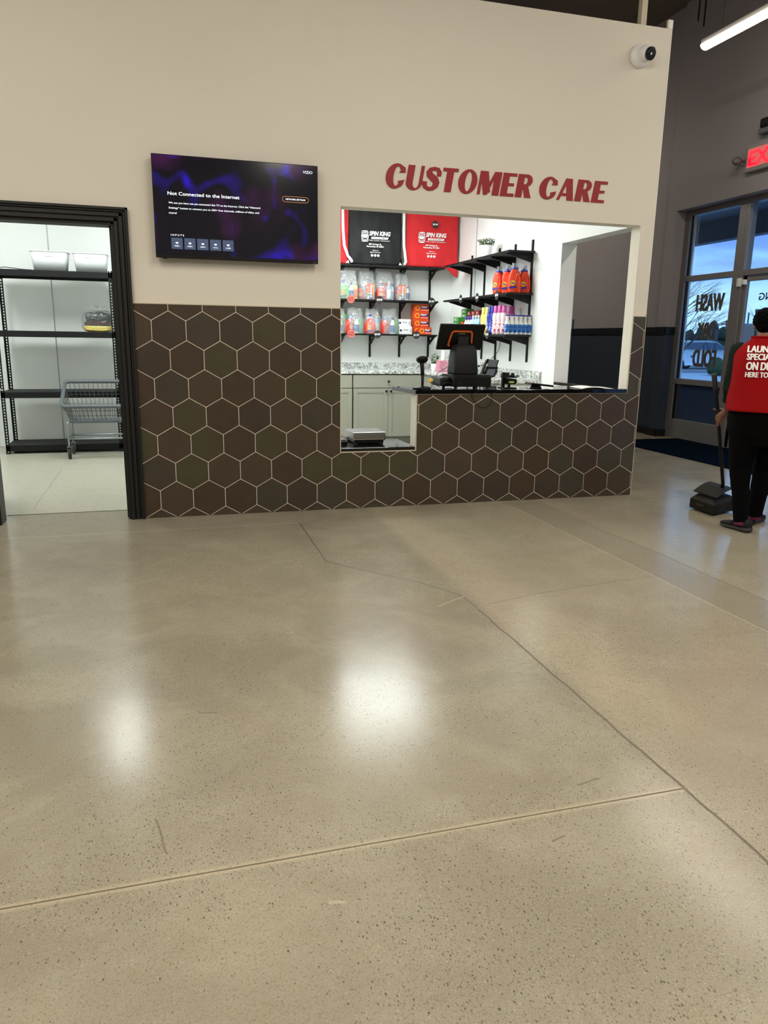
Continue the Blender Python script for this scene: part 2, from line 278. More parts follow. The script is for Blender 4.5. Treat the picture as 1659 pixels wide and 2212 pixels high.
# television picture: soft blue and violet clouds
def tvmat():
    m = bpy.data.materials.new('tv_picture'); m.use_nodes = True; nt = m.node_tree; b = nt.nodes['Principled BSDF']; L = nt.links.new
    tc = N(nt, 'ShaderNodeTexCoord'); n1 = N(nt, 'ShaderNodeTexNoise'); n1.inputs['Scale'].default_value = 4.2; n1.inputs['Detail'].default_value = 1.5; n1.inputs['Distortion'].default_value = 0.8
    mp = N(nt, 'ShaderNodeMapping'); mp.inputs['Location'].default_value = (1.7, 0, .4); L(tc.outputs['Object'], mp.inputs[0]); L(mp.outputs[0], n1.inputs['Vector'])
    r = N(nt, 'ShaderNodeValToRGB'); el = r.color_ramp.elements; el[0].position = .575; el[0].color = (0.0006, 0.0004, 0.004, 1); el[1].position = .83; el[1].color = (*s2l('2a12e8'), 1)
    x = el.new(.70); x.color = (*s2l('1c0a70'), 1)
    n2 = N(nt, 'ShaderNodeTexNoise'); n2.inputs['Scale'].default_value = 2.6; mp2 = N(nt, 'ShaderNodeMapping'); mp2.inputs['Location'].default_value = (5.2, 0, 2.4); L(tc.outputs['Object'], mp2.inputs[0]); L(mp2.outputs[0], n2.inputs['Vector'])
    r2 = N(nt, 'ShaderNodeValToRGB'); e2 = r2.color_ramp.elements; e2[0].position = .52; e2[0].color = (0, 0, 0, 1); e2[1].position = .75; e2[1].color = (*s2l('471248'), 1)
    a = N(nt, 'ShaderNodeMix', data_type='RGBA', blend_type='ADD'); a.inputs[0].default_value = 1.0; L(n1.outputs['Fac'], r.inputs[0]); L(n2.outputs['Fac'], r2.inputs[0]); L(r.outputs[0], a.inputs[6]); L(r2.outputs[0], a.inputs[7])
    L(a.outputs[2], b.inputs['Emission Color']); b.inputs['Emission Strength'].default_value = 0.9; b.inputs['Base Color'].default_value = (0.004, 0.004, 0.006, 1); b.inputs['Roughness'].default_value = 0.12
    return m
M['tv_picture'] = tvmat()
# ---------------------------------------------------------------- mesh helpers
class MB:
    def __init__(s): s.v = []; s.f = []; s.m = []
    def add(s, vs, fs, m=0, T=None):
        o = len(s.v)
        for p in vs:
            p = Vector(p); s.v.append(T @ p if T is not None else p)
        for f in fs: s.f.append([i+o for i in f]); s.m.append(m)
        return s
    def box(s, x0, x1, y0, y1, z0, z1, m=0, T=None):
        x0, x1 = sorted((x0, x1)); y0, y1 = sorted((y0, y1)); z0, z1 = sorted((z0, z1))
        v = [(x, y, z) for z in (z0, z1) for y in (y0, y1) for x in (x0, x1)]
        return s.add(v, [(0, 2, 3, 1), (4, 5, 7, 6), (0, 1, 5, 4), (2, 6, 7, 3), (0, 4, 6, 2), (1, 3, 7, 5)], m, T)
    def rings(s, R, m=0, cap=True, T=None, closed=False):
        n = len(R[0]); vs = [p for r in R for p in r]; fs = []
        k = len(R)
        for i in range(k-1 if not closed else k):
            j = (i+1) % k
            for a in range(n):
                b = (a+1) % n; fs.append((i*n+a, i*n+b, j*n+b, j*n+a))
        if cap and not closed: fs.append(tuple(range(n-1, -1, -1))); fs.append(tuple((k-1)*n+a for a in range(n)))
        return s.add(vs, fs, m, T)
    def tube(s, pts, r, n=8, m=0, cap=True, T=None):
        pts = [Vector(p) for p in pts]; rr = r if isinstance(r, (list, tuple)) else [r]*len(pts)
        R = []; up = None
        for i, p in enumerate(pts):
            d = (pts[min(i+1, len(pts)-1)] - pts[max(i-1, 0)]).normalized()
            if up is None:
                up = Vector((0, 0, 1)) if abs(d.z) < .9 else Vector((1, 0, 0))
            a = d.cross(up)
            if a.length < 1e-5: a = d.cross(Vector((1, .3, 0)))
            a.normalize(); b = a.cross(d).normalized(); up = b
            R.append([p + a*math.cos(t)*rr[i] + b*math.sin(t)*rr[i] for t in [2*PI*k/n for k in range(n)]])
        return s.rings(R, m, cap, T)
    def lathe(s, prof, c=(0, 0, 0), n=20, m=0, sx=1, sy=1, T=None, cap=True):
        R = [[(c[0]+r*sx*math.cos(2*PI*k/n), c[1]+r*sy*math.sin(2*PI*k/n), c[2]+z) for k in range(n)] for r, z in prof]
        return s.rings(R, m, cap, T)
    def prism(s, poly, a, b, axis='y', m=0, T=None):
        """poly: 2D outline in the plane across axis, extruded a..b"""
        def P(u, v, w): return {'y': (u, w, v), 'x': (w, u, v), 'z': (u, v, w)}[axis]
        n = len(poly); vs = [P(u, v, a) for u, v in poly]+[P(u, v, b) for u, v in poly]
        fs = [tuple(range(n)), tuple(range(2*n-1, n-1, -1))]+[(i, (i+1) % n + 0, (i+1) % n + n, i+n) for i in range(n)]
        return s.add(vs, fs, m, T)
    def ball(s, c, r, m=0, n=12, sc=(1, 1, 1), T=None):
        prof = [(max(1e-4, math.sin(PI*i/n))*r, -math.cos(PI*i/n)*r*sc[2]) for i in range(n+1)]
        return s.lathe(prof, c, n*2, m, sc[0], sc[1], T)
    def build(s, name, mats, parent=None, smooth=False, bevel=0.0, world=True, seg=2, solid=0.0, sub=0, kind=None):
        me = bpy.data.meshes.new(name)
        off = Vector((0, 0, 0))
        if parent is not None and world:
            p = parent
            while p is not None: off += p.location; p = p.parent
        me.from_pydata([tuple(v-off) for v in s.v], [], s.f)
        if not isinstance(mats, (list, tuple)): mats = [mats]
        for k in mats: me.materials.append(M[k] if isinstance(k, str) else k)
        for p, mi in zip(me.polygons, s.m): p.material_index = mi; p.use_smooth = smooth
        me.validate(); me.update()
        bm = bmesh.new(); bm.from_mesh(me); bmesh.ops.recalc_face_normals(bm, faces=bm.faces); bm.to_mesh(me); bm.free()
        o = bpy.data.objects.new(name, me); C.objects.link(o); o.parent = parent
        if bevel: b = o.modifiers.new('bevel', 'BEVEL'); b.width = bevel; b.segments = seg; b.limit_method = 'ANGLE'; b.angle_limit = math.radians(40)
        if solid: b = o.modifiers.new('solid', 'SOLIDIFY'); b.thickness = solid
        if sub: b = o.modifiers.new('sub', 'SUBSURF'); b.levels = sub; b.render_levels = sub
        if kind: o['kind'] = kind
        return o
def thing(name, label, cat, loc=(0, 0, 0), group=None, rz=0.0):
    o = bpy.data.objects.new(name, None); C.objects.link(o); o.location = Vector(loc); o.rotation_euler = (0, 0, rz)
    o.empty_display_size = 0.05
    o['label'] = label; o['category'] = cat
    if group: o['group'] = group
    return o
def tag(o, label, cat, group=None):
    o['label'] = label; o['category'] = cat
    if group: o['group'] = group
    return o
def struct(o, label=None, cat=None):
    o['kind'] = 'structure'
    if label: o['label'] = label
    if cat: o['category'] = cat
    return o
def dup(root, loc, rz=None, label=None, group=None):
    r = root.copy(); C.objects.link(r); r.location = Vector(loc)
    if rz is not None: r.rotation_euler = (0, 0, rz)
    if label: r['label'] = label
    if group: r['group'] = group
    for ch in list(root.children):
        c = ch.copy(); C.objects.link(c); c.parent = r
        for g in ch.children:
            d = g.copy(); C.objects.link(d); d.parent = c
    return r
_tc = {}
def text(body, size=0.1, bold=0.0, shear=0.0, align='LEFT', space=1.0):
    """flat lettering as (verts2d, faces)"""
    k = (body, size, bold, shear, align, space)
    if k in _tc: return _tc[k]
    cu = bpy.data.curves.new('t', 'FONT'); cu.body = body; cu.size = size; cu.offset = bold*size; cu.shear = shear; cu.align_x = align; cu.space_character = space
    cu.resolution_u = 3
    o = bpy.data.objects.new('t', cu); C.objects.link(o); bpy.context.view_layer.update()
    me = bpy.data.meshes.new_from_object(o.evaluated_get(bpy.context.evaluated_depsgraph_get()))
    r = ([(v.co.x, v.co.y) for v in me.vertices], [tuple(p.vertices) for p in me.polygons])
    bpy.data.objects.remove(o); bpy.data.curves.remove(cu); bpy.data.meshes.remove(me)
    _tc[k] = r; return r
def put_text(mb, body, origin, ux, uy, width=None, height=None, m=0, strike=0.0, **kw):
    """letters laid on a plane: origin = left baseline, ux/uy unit directions; scaled to width and cap height"""
    v, f = text(body, 1.0, **kw)
    if not v: return mb
    x0 = min(a for a, b in v); x1 = max(a for a, b in v); y1 = 0.73
    sx = width/(x1-x0) if width else None; sy = height/y1 if height else None
    if sx is None: sx = sy
    if sy is None: sy = sx
    o = Vector(origin); ux = Vector(ux); uy = Vector(uy)
    if strike:
        nn = ux.cross(uy).normalized()
        for k, q in enumerate((-strike, strike)): mb.add([o+ux*((a-x0)*sx+q*sy)+uy*(b*sy)+nn*.00012*(k+1) for a, b in v], f, m)
    return mb.add([o+ux*((a-x0)*sx)+uy*(b*sy) for a, b in v], f, m)
def remeshed(mb, name, matk, parent=None, voxel=0.006, smooth=3, world=True):
    """union of overlapping closed volumes as one continuous smooth surface"""
    o = mb.build('tmp', matk, parent, True, world=world)
    r = o.modifiers.new('r', 'REMESH'); r.mode = 'VOXEL'; r.voxel_size = voxel; r.use_smooth_shade = True
    s = o.modifiers.new('s', 'SMOOTH'); s.factor = 0.5; s.iterations = smooth
    bpy.context.view_layer.update()
    me = bpy.data.meshes.new_from_object(o.evaluated_get(bpy.context.evaluated_depsgraph_get())); me.name = name
    for p in me.polygons: p.use_smooth = True
    old = o.data; o.modifiers.clear(); o.data = me; o.name = name; bpy.data.meshes.remove(old)
    return o
def v3(*a): return Vector(a)
# ================================================================ THE SETTING
W = 0.232                                    # hexagon tile module
XR, XS, YB = 3.955, 3.79, 4.10               # end of front wall, side wall face, back wall face
# floor
struct(MB().box(-8, 7.08, -9, 9, -0.12, 0).build('floor', 'concrete'), 'polished concrete floor with saw cut joints', 'floor')
# front wall with doorway and service opening
b = MB(); T = 0.125
for x0, x1, z0, z1 in ((-8, -1.09, 0, 3.66), (-1.09, -.2, 2.04, 3.66), (-.2, 1.345, 0, 3.66), (1.345, 1.955, 0, .444), (1.955, 3.832, 0, .884), (1.345, 3.832, 2.228, 3.66), (3.832, XR, 0, 3.66)):
    b.box(x0, x1, 0, T, z0, z1, 0)
for x0, x1, z0, z1 in ((-3, -1.09, 0, 3.0), (-1.09, -.2, 2.04, 3.0), (-.2, 1.345, 0, 3.0), (1.345, 1.955, 0, .444), (1.955, 3.832, 0, .884), (1.345, 3.832, 2.228, 3.0)):
    b.box(x0, x1, T, T+.008, z0, z1, 1)
struct(b.build('wall_front', ['beige_paint', 'white_paint']), 'tall beige front wall with doorway and service window', 'wall')
# hexagon tile cladding: every tile cut to the wall outline
def clip(poly, ax, lim, keep_gt):
    out = []
    for i in range(len(poly)):
        p, q = poly[i], poly[(i+1) % len(poly)]
        a = (p[ax] >= lim) if keep_gt else (p[ax] <= lim); c = (q[ax] >= lim) if keep_gt else (q[ax] <= lim)
        if a: out.append(p)
        if a != c:
            t = (lim-p[ax])/(q[ax]-p[ax]); out.append((p[0]+(q[0]-p[0])*t, p[1]+(q[1]-p[1])*t))
    return out
regs = ((-3.2, -1.17, 0, 1.515), (-.115, 1.341, .004, 1.515), (1.341, 1.955, .004, .446), (1.955, 3.834, .004, .886), (3.834, XR, .004, 1.515))
b = MB(); s_ = 0.57735*W; g = 0.0023
zA = 6.059*W
for x0, x1, z0, z1 in regs: b.box(x0, x1, -.009, 0, z0, z1, 0)
for r in range(-2, 9):
    zt = zA - r*1.5*s_; cz = zt - s_/2; off = 0.0 if r % 2 == 0 else 0.5
    for c in range(-16, 18):
        cx = (c+.5+off)*W; k = 1-2*g/W
        hexa = [(cx+math.sin(a)*s_*k, cz+math.cos(a)*s_*k) for a in [PI/3*i for i in range(6)]]
        mi = 1+random.choice((0, 0, 1, 2, 3, 4, 4))
        for x0, x1, z0, z1 in regs:
            p = clip(clip(clip(clip(hexa, 0, x0, True), 0, x1, False), 1, z0, True), 1, z1, False)
            if len(p) >= 3: b.prism(p, -.0115, -.009, 'y', mi)
struct(b.build('trim_1', ['grout', 'tile_a', 'tile_b', 'tile_c', 'tile_d', 'tile_e']), 'dark brown hexagon wall tiles with cream grout', 'wall tile')
b = MB(); e = .0065
for x0, x1, z0, z1 in ((-.115, 1.341+e, 1.515, 1.515+e), (1.341, 1.341+e, .446, 1.515), (1.341, 1.955, .446-e*.5, .446+e*.6), (1.955-e*.6, 1.955+e*.5, .446, .886), (1.955, 3.834, .886-e*.3, .886+e*.6), (3.834-e, 3.834, .886, 1.515), (3.834-e, XR+.002, 1.515, 1.515+e), (XR-.002, XR+.002, 0, 1.515)):
    b.box(x0, x1, -.0135, .001, z0, z1)
struct(b.build('trim_2', 'edge_trim'), 'thin cream metal edging around the tiled wall', 'trim')
# corner bead above the wall end
struct(MB().box(XR-.035, XR+.004, -.004, .02, 3.66, 3.72).box(XR-.004, XR+.003, -.003, .02, 1.53, 3.72).build('trim_3', 'white_paint'), 'pale corner bead on the wall end', 'trim')
# interior rooms
b = MB().box(.6, 3.955, YB, YB+.12, 0, 3.66, 0).box(-3, .6, YB, YB+.12, 0, 3.66, 0)
for x in (-1.145, .08): b.box(x-.006, x+.006, YB-.004, YB, 0, 3.0, 1)
struct(b.build('wall_back', ['white_panel', 'galv']), 'glossy white panelled back wall', 'wall')
b = MB()                                     # side wall with its own opening
for y0, y1, z0, z1 in ((T, 1.19, 0, .884), (T, 1.19, 2.223, 3.66), (1.19, YB, 0, 3.66)):
    b.box(XS, 3.947, y0, y1, z0, z1, 0)
    b.box(3.947, XR, y0, y1, max(z0, 1.43), z1, 2) if z1 > 1.43 else None
    b.box(3.947, XR, y0, y1, z0, min(z1, 1.43), 3) if z0 < 1.43 else None
b.box(XS-.003, XS, 3.30, 3.312, 1.4, 3.0, 1)
struct(b.build('wall_side', ['white_panel', 'galv', 'grey_paint', 'navy_paint']), 'white side wall of the service room', 'wall')
struct(MB().box(XR, XR+.02, .0, 0.12, 1.43, 1.52).box(XR, XR+.02, 1.19, YB, 1.43, 1.52).build('trim_4', 'rail_black'), 'black chair rail end on the side wall', 'trim')
struct(MB().box(.5, .6, T, YB, 0, 3.0).build('wall_partition', 'white_panel'), 'white partition between the two rooms', 'wall')
struct(MB().box(-3.1, -3, T, YB+.12, 0, 3.66).build('wall_storage', 'white_panel'), 'white left wall of the storage room', 'wall')
struct(MB().box(-3, XS, T, YB, 3.0, 3.08).build('ceiling_rooms', 'white_paint'), 'white ceiling over the two rooms', 'ceiling')
# hall shell
struct(MB().box(-8.1, 7.1, -9.1, 9.1, 5.6, 5.7).build('ceiling', 'dark_ceiling'), 'high dark hall ceiling', 'ceiling')
def banded(name, boxes, label):
    b = MB()
    for ax, x0, x1, y0, y1, z0, z1 in boxes:
        if z0 < 1.43: b.box(x0, x1, y0, y1, z0, min(z1, 1.43), 1)
        if z1 > 1.43: b.box(x0, x1, y0, y1, max(z0, 1.43), z1, 0)
        if z0 == 0 and z1 > 1.5:
            d = .018; q = {'-x': (x0-d, x0, y0, y1), '+x': (x1, x1+d, y0, y1), '-y': (x0, x1, y0-d, y0), '+y': (x0, x1, y1, y1+d), '0': None}[ax]
            if q: b.box(*q, 1.43, 1.53, 2); b.box(*q, 0, .1, 2)
    return struct(b.build(name, ['grey_paint', 'navy_paint', 'rail_black']), label, 'wall')
banded('wall_right', [('-x', 6.80, 7.08, 3.6, 3.8, 0, 5.6), ('-x', 6.86, 7.08, 3.8, 9, 0, 5.6), ('0', 6.80, 7.08, -1.0, 3.6, 3.045, 5.6), ('-x', 6.80, 7.08, -2.4, -1.0, 0, 5.6),
    ('0', 6.80, 7.08, -6.2, -2.4, 3.045, 5.6), ('-x', 6.80, 7.08, -9, -6.2, 0, 5.6)], 'grey wall over navy wainscot with black chair rail')
struct(MB().box(6.80, 6.97, 3.58, 3.6, 1.43, 1.53).box(6.80, 6.97, 3.58, 3.6, 0, .1).build('baseboard_right', 'rail_black'), 'black rail and base in the window recess', 'baseboard')
banded('wall_far', [('-y', -8, 7.08, 9, 9.1, 0, 5.6)], 'far hall wall behind the rooms')
banded('wall_left', [('+x', -8.1, -8, -9, 9, 0, 5.6)], 'left hall wall')
banded('wall_rear', [('+y', -8, 7.08, -9.1, -9, 0, 5.6)], 'hall wall behind the viewer')
DT = Matrix.Translation((-1.068, T+.03, 0)) @ Matrix.Rotation(.215, 4, 'Z')
# black door casing, jamb and open leaf
b = MB()
xi, xo, zi, zo = -.205, -.113, 2.035, 2.127
for (a, c, d) in ((0, .018, .036), (.018, .03, .026), (.03, .036, .02), (.036, .06, .03), (.06, .068, .022), (.068, .092, .034)):
    b.box(xo-c, xo-a, -d, .002, 0, zo-a, 0)                         # right casing
    b.box(-1.177+a, -1.177+c, -d, .002, 0, zo-a, 0)                 # left casing
    b.box(-1.177+a, xo-a, -d, .002, zo-c, zo-a, 0)                  # head casing
b.box(xi-.02, xi, -.012, T+.02, 0, zi, 0).box(-1.085, -1.065, -.012, T+.02, 0, zi, 0).box(-1.085, xi, -.012, T+.02, zi-.02, zi+.001, 0)
b.box(xi-.034, xi-.02, .05, .09, 0, zi-.02, 0)
struct(b.build('door_1', 'trim_black', bevel=.003), 'black moulded casing of the storage room doorway', 'door')
lf = struct(MB().box(-.04, 0, 0, .80, .01, 2.0, T=DT).build('door_2', 'trim_black', bevel=.003), 'black storage door standing open', 'door')
MB().box(0, .006, .71, .77, .80, .96, T=DT).tube([(.005, .74, .88), (.05, .74, .88), (.055, .72, .88), (.055, .62, .88)], .009, 10, T=DT).build('handle', 'chrome', lf, True)
struct(MB().box(-1.09, -.2, .29, .305, .0, .0012).build('trim_5', 'dark_gap'), 'thin dark threshold line in the doorway', 'trim')
# steel post above the wall, hanging chains and a cable
post = MB().box(3.705, 3.752, .04, .09, 3.66, 5.6).build('steel_post', 'edge_trim'); tag(post, 'pale painted square steel post rising from the top of the front wall', 'post')
p0, p1 = aty(1372, 36, 1.3), aty(1425, 0, 1.3); d = (p1-p0)
tag(MB().tube([p0-d*.1, p0+d*2.6], .006, 6).build('brace_cable', 'black_metal', smooth=True), 'thin dark brace cable slanting up behind the wall top', 'cable')
for i, x in enumerate((1508, 1520)):
    q = aty(x, 45+i*12, 2.6); b = MB(); top = 5.6; n = int((top-q.z)/.045)
    for k in range(n):
        z = q.z+k*.045; b.tube([(q.x-.006*(k % 2), q.y-.006*((k+1) % 2), z), (q.x-.006*(k % 2), q.y-.006*((k+1) % 2), z+.05)], .0045, 5).tube([(q.x+.006*(k % 2), q.y+.006*((k+1) % 2), z), (q.x+.006*(k % 2), q.y+.006*((k+1) % 2), z+.05)], .0045, 5)
    tag(b.build('hanging_chain', 'black_metal'), ('left' if i == 0 else 'right')+' of the two thin chains hanging from the dark ceiling', 'chain', 'chains hanging from the ceiling')
# ================================================================ STOREFRONT
Xw = 6.97
def frame(name, ys, zs, label, cat, depth=.11, bw=.05, extra=None):
    b = MB()
    for y in ys: b.box(Xw-.02, Xw+depth-.02, y[0], y[1], 0, 3.045)
    for z in zs: b.box(Xw-.021, Xw+depth-.019, min(y[0] for y in ys), max(y[1] for y in ys), z[0], z[1])
    return struct(b.build(name, 'alu', bevel=.004), label, cat)
w1 = frame('window_1', ((3.50, 3.60), (2.46, 2.575)), ((0, .27), (.755, .83), (2.13, 2.20), (2.975, 3.045)), 'tall aluminium shop window beside the doors', 'window')
MB().box(Xw+.02, Xw+.026, 2.575, 3.50, .83, 2.13).build('pane', 'glass', w1)
MB().box(Xw+.02, Xw+.026, 2.575, 3.50, 2.20, 2.975).build('pane', 'glass', w1)
MB().box(Xw+.01, Xw+.03, 2.575, 3.50, .27, .755).build('panel', 'spandrel', w1)
b = MB()
for z0, z1 in ((.83, 2.13), (2.20, 2.975), (.27, .755)): b.box(Xw-.012, Xw+.015, 3.455, 3.47, z0, z1, 0).box(Xw-.012, Xw+.015, 3.40, 3.43, z0, z1, 1)
b.build('glazing_bead', ['black_metal', 'steel'], w1)
d1 = frame('door_3', ((2.40, 2.46), (.50, .58)), ((2.13, 2.20), (2.975, 3.045)), 'aluminium frame of the double entrance doors', 'door')
MB().box(Xw+.02, Xw+.026, .58, 2.46, 2.20, 2.975).build('pane', 'glass', d1)
for y0, y1 in ((1.49, 2.395), (.585, 1.485)):
    lfm = MB().box(Xw, Xw+.045, y0, y0+.06, .01, 2.125).box(Xw, Xw+.045, y1-.06, y1, .01, 2.125).box(Xw, Xw+.045, y0, y1, .01, .26).box(Xw, Xw+.045, y0, y1, 2.06, 2.125).build('door_leaf', 'alu', d1, bevel=.004)
    MB().box(Xw+.02, Xw+.026, y0+.06, y1-.06, .26, 2.06).build('pane', 'glass', lfm)
    MB().tube([(Xw, y0+.08, .95), (Xw-.05, y0+.08, .95), (Xw-.05, y1-.08, .95), (Xw, y1-.08, .95)], .016, 8).build('push_bar', 'steel', lfm, True)
MB().box(Xw-.05, Xw, 2.40, 2.46, 2.0, 2.10).box(Xw-.045, Xw, 2.33, 2.37, 2.02, 2.08).build('door_sensor', 'white_plastic', d1, bevel=.006)
w2 = frame('window_2', ((-1.0, -.9), (.40, .50)), ((0, .27), (.755, .83), (2.13, 2.20), (2.975, 3.045)), 'aluminium shop window right of the doors', 'window')
MB().box(Xw+.02, Xw+.026, -.9, .40, .27, 2.975).build('pane', 'glass', w2)
w3 = frame('window_added', ((-6.2, -6.1), (-4.35, -4.25), (-2.5, -2.4)), ((0, .27), (.755, .83), (2.13, 2.20), (2.975, 3.045)), 'added unseen shop window farther along the wall, for daylight on the floor', 'window')  # out of view; added for its daylight and reflection on the floor
MB().box(Xw+.02, Xw+.026, -6.1, -2.5, .27, 2.975).build('pane', 'glass', w3)
# lettering on the glass, reading correctly from outside
def decal(body, y0, y1, zb, h, name, parent, mk):
    b = MB(); put_text(b, body, (Xw+.018, y0, zb), (0, 1, 0), (0, 0, 1), width=y1-y0, height=h, bold=.02, strike=.035)
    return b.build(name, mk, parent)
for body, px in (('WASH', (1502, 1563, 653, 671, 637)), ('DRY', (1507, 1547, 700, 722, 696)), ('FOLD', (1497, 1544, 770, 790, 754))):
    pass
for body, ya, yb, zb, zt in (('WASH', 2.72, 3.245, 1.735, 1.955), ('DRY', 2.84, 3.16, 1.37, 1.59), ('FOLD', 2.76, 3.20, 1.01, 1.24)):
    decal(body, ya, yb, zb, zt-zb, 'glass_lettering', w1, 'decal')
b = MB(); put_text(b, 'SPIN KING', (Xw+.018, 1.45, 1.83), (0, 1, 0), (0, 0, 1), width=.68, height=.085, bold=.02); b.build('glass_lettering', 'decal_navy', d1)
# entrance mat
tag(MB().box(5.83, 6.93, .2, 3.28, 0, .012).build('entrance_mat', 'mat_navy', bevel=.004), 'dark navy entrance mat on the floor before the glass doors', 'mat')
# EXIT sign and emergency light
ex = thing('exit_sign', 'lit red EXIT sign on the grey wall over the entrance doors', 'sign', (6.78, 1.98, 3.33))
MB().box(6.74, 6.80, 1.66, 2.335, 3.27, 3.56).build('housing', 'grey_paint', ex, bevel=.01)
MB().box(6.736, 6.741, 1.69, 2.30, 3.315, 3.52).build('face', 'exit_red', ex)
b = MB(); put_text(b, 'EXIT', (6.734, 2.28, 3.335), (0, -1, 0), (0, 0, 1), width=.54, height=.160, bold=.04); b.build('lettering', 'exit_hot', ex)
for y in (2.40, 1.6):
    MB().lathe([(.008, 0), (.042, .005), (.05, .04), (.03, .09), (.012, .1)], (0, 0, 0), 14, T=Matrix.Translation((6.72, y, 3.41)) @ Matrix.Rotation(-PI/2, 4, 'Y')).build('lamp_head', 'grey_vinyl', ex, True)
MB().box(6.735, 6.775, 2.335, 2.40, 3.40, 3.42).build('arm', 'grey_vinyl', ex)
em = thing('emergency_light', 'small dark box light on the wall above the EXIT sign', 'light', (6.78, 1.95, 3.68))
MB().box(6.70, 6.80, 1.80, 2.14, 3.64, 3.70).build('base', 'grey_vinyl', em, bevel=.01); MB().box(6.69, 6.80, 1.82, 2.12, 3.70, 3.80).build('housing', 'black_plastic', em, bevel=.02)
# ================================================================ LIGHT FIXTURES
def area(name, loc, sx, sy, watts, col, parent=None, rot=(0, 0, 0)):
    l = bpy.data.lights.new(name, 'AREA'); l.shape = 'RECTANGLE'; l.size = sx; l.size_y = sy; l.energy = watts; l.color = col
    o = bpy.data.objects.new(name, l); C.objects.link(o); o.parent = parent; o.location = loc; o.rotation_euler = rot
    return o
def strip(x, y0, y1, z, label, watts=L_HALL):
    c = (x, (y0+y1)/2, z); t = thing('strip_light', label, 'light', c, 'hanging strip lights in the hall')
    h = (y1-y0)/2
    MB().box(-.05, .05, -h, h, .02, .07).build('housing', 'white_plastic', t, bevel=.006, world=False)
    R = [[(.056*math.cos(a), y, .022-.045*math.sin(a)) for a in [PI*k/8 for k in range(9)]] for y in (-h+.005, h-.005)]
    MB().rings(R).build('diffuser', 'lamp_white', t, True, world=False)
    for y in (-h*.8, h*.8): MB().tube([(0, y, .06), (0, y, 5.6-z)], .003, 5).build('suspension_wire', 'steel', t, world=False)
    for s in (-1, 1): area('strip_lamp', (s*.045, 0, -.03), .06, 2*h*.98, watts/2, WARM, t, (0, -s*math.radians(33), 0))
    return t
strip(5.44, -.84, 1.56, 4.2, 'glowing strip light hanging at the upper right beyond the wall end', L_HALL*.4)
strip(4.7, 5.0, 7.4, 4.2, 'added strip light hidden beyond the rooms to brighten the far hall wall', L_HALL*.7)  # unseen lamp added because the hall past the side opening was too dark
strip(5.44, -3.4, -1.0, 4.2, 'strip light in the right row, second from the entrance end', L_HALL*.45)
strip(5.44, -6.0, -3.6, 4.2, 'strip light in the right row, farthest from the entrance', L_HALL*.6)
for i, x in enumerate((2.0, -1.5, -5.0)):
    for j, y in enumerate((-3.4, -6.8)):
        strip(x, y-1.2, y+1.2, 4.3, '%s strip light in the %s row over the open floor' % (('near wall', 'rear')[j], ('centre', 'left', 'far left')[i]))
def panel(x, y, sx, sy, label, watts, group):
    t = thing('ceiling_panel_light', label, 'light', (x, y, 3.0), group)
    MB().box(-sx/2-.02, sx/2+.02, -sy/2-.02, sy/2+.02, -.02, 0).build('frame', 'white_plastic', t, bevel=.004, world=False)
    MB().box(-sx/2, sx/2, -sy/2, sy/2, -.024, -.019).build('diffuser', 'panel_glow', t, world=False)
    area('panel_lamp', (0, 0, -.03), sx, sy, watts, NEUTRAL, t)
panel(2.35, 2.35, 1.0, 1.3, 'right panel light in the service room ceiling', L_CARE, 'panel lights')
panel(1.05, 2.35, 1.0, 1.2, 'added left panel light, out of view in the service room ceiling', L_CARE*1.1, 'panel lights')  # hidden second panel, added to light the room's right wall
panel(-.36, 2.1, .6, 1.2, 'right panel light in the storage room ceiling', L_STORE*.7, 'panel lights')
panel(-1.9, 2.1, .6, 1.2, 'left panel light in the storage room ceiling', L_STORE*.5, 'panel lights')
# ================================================================ SECURITY CAMERA, TV, SIGN
cx, cz = 3.70, 3.45
sc = thing('security_camera', 'white ball security camera high at the right end of the beige wall', 'camera', (cx, 0, cz))
RY = Matrix.Translation((cx-.015, 0, cz-.01)) @ Matrix.Rotation(PI/2, 4, 'X')
MB().lathe([(.001, 0), (.083, 0), (.083, .012), (.078, .03), (.06, .045), (.001, .048)], n=32, T=RY).build('base', 'white_plastic', sc, True)
MB().ball((cx+.01, -.05, cz+.0), .060, n=14).build('ball', 'white_plastic', sc, True)
dirv = Vector((.22, -.86, -.28)).normalized(); q = dirv.to_track_quat('Z', 'Y').to_matrix().to_4x4(); TB = Matrix.Translation((cx+.01, -.052, cz)) @ q
MB().lathe([(.001, .03), (.046, .03), (.046, .058), (.040, .062), (.001, .056)], n=24, T=TB).build('lens', 'black_gloss', sc, True)
# television
tv = thing('television', 'black wall mounted flat television showing a dark blue setup screen', 'television', (.61, -.03, 1.82))
TL, TR, BR, BL = v3(.056, -.07, 2.467), v3(1.166, -.07, 2.467), v3(1.166, -.07, 1.818), v3(.056, -.07, 1.818)
MB().box(TL.x, TR.x, -.07, -.035, BL.z, TL.z).build('housing', 'black_plastic', tv, bevel=.004)
MB().box(.25, .97, -.035, -.001, 1.95, 2.3).build('wall_mount', 'black_metal', tv)
MB().box(TL.x+.005, TR.x-.005, -.0715, -.0705, BL.z+.022, TL.z-.005).build('screen', 'tv_picture', tv)
def scr(u, v): return v3(TL.x+u*(TR.x-TL.x), -.0722, TL.z-v*(TL.z-BL.z))
ux, uz = v3(1, 0, 0), v3(0, 0, 1); wv, hv = TR.x-TL.x, TL.z-BL.z
def st(mk='tvtext'):
    global b
    o = b.build('screen_text', mk, tv); b = MB()
b = MB()
put_text(b, 'Not Connected to the Internet', scr(.085, .385), ux, uz, width=.425*wv, height=.034*hv, bold=.012)
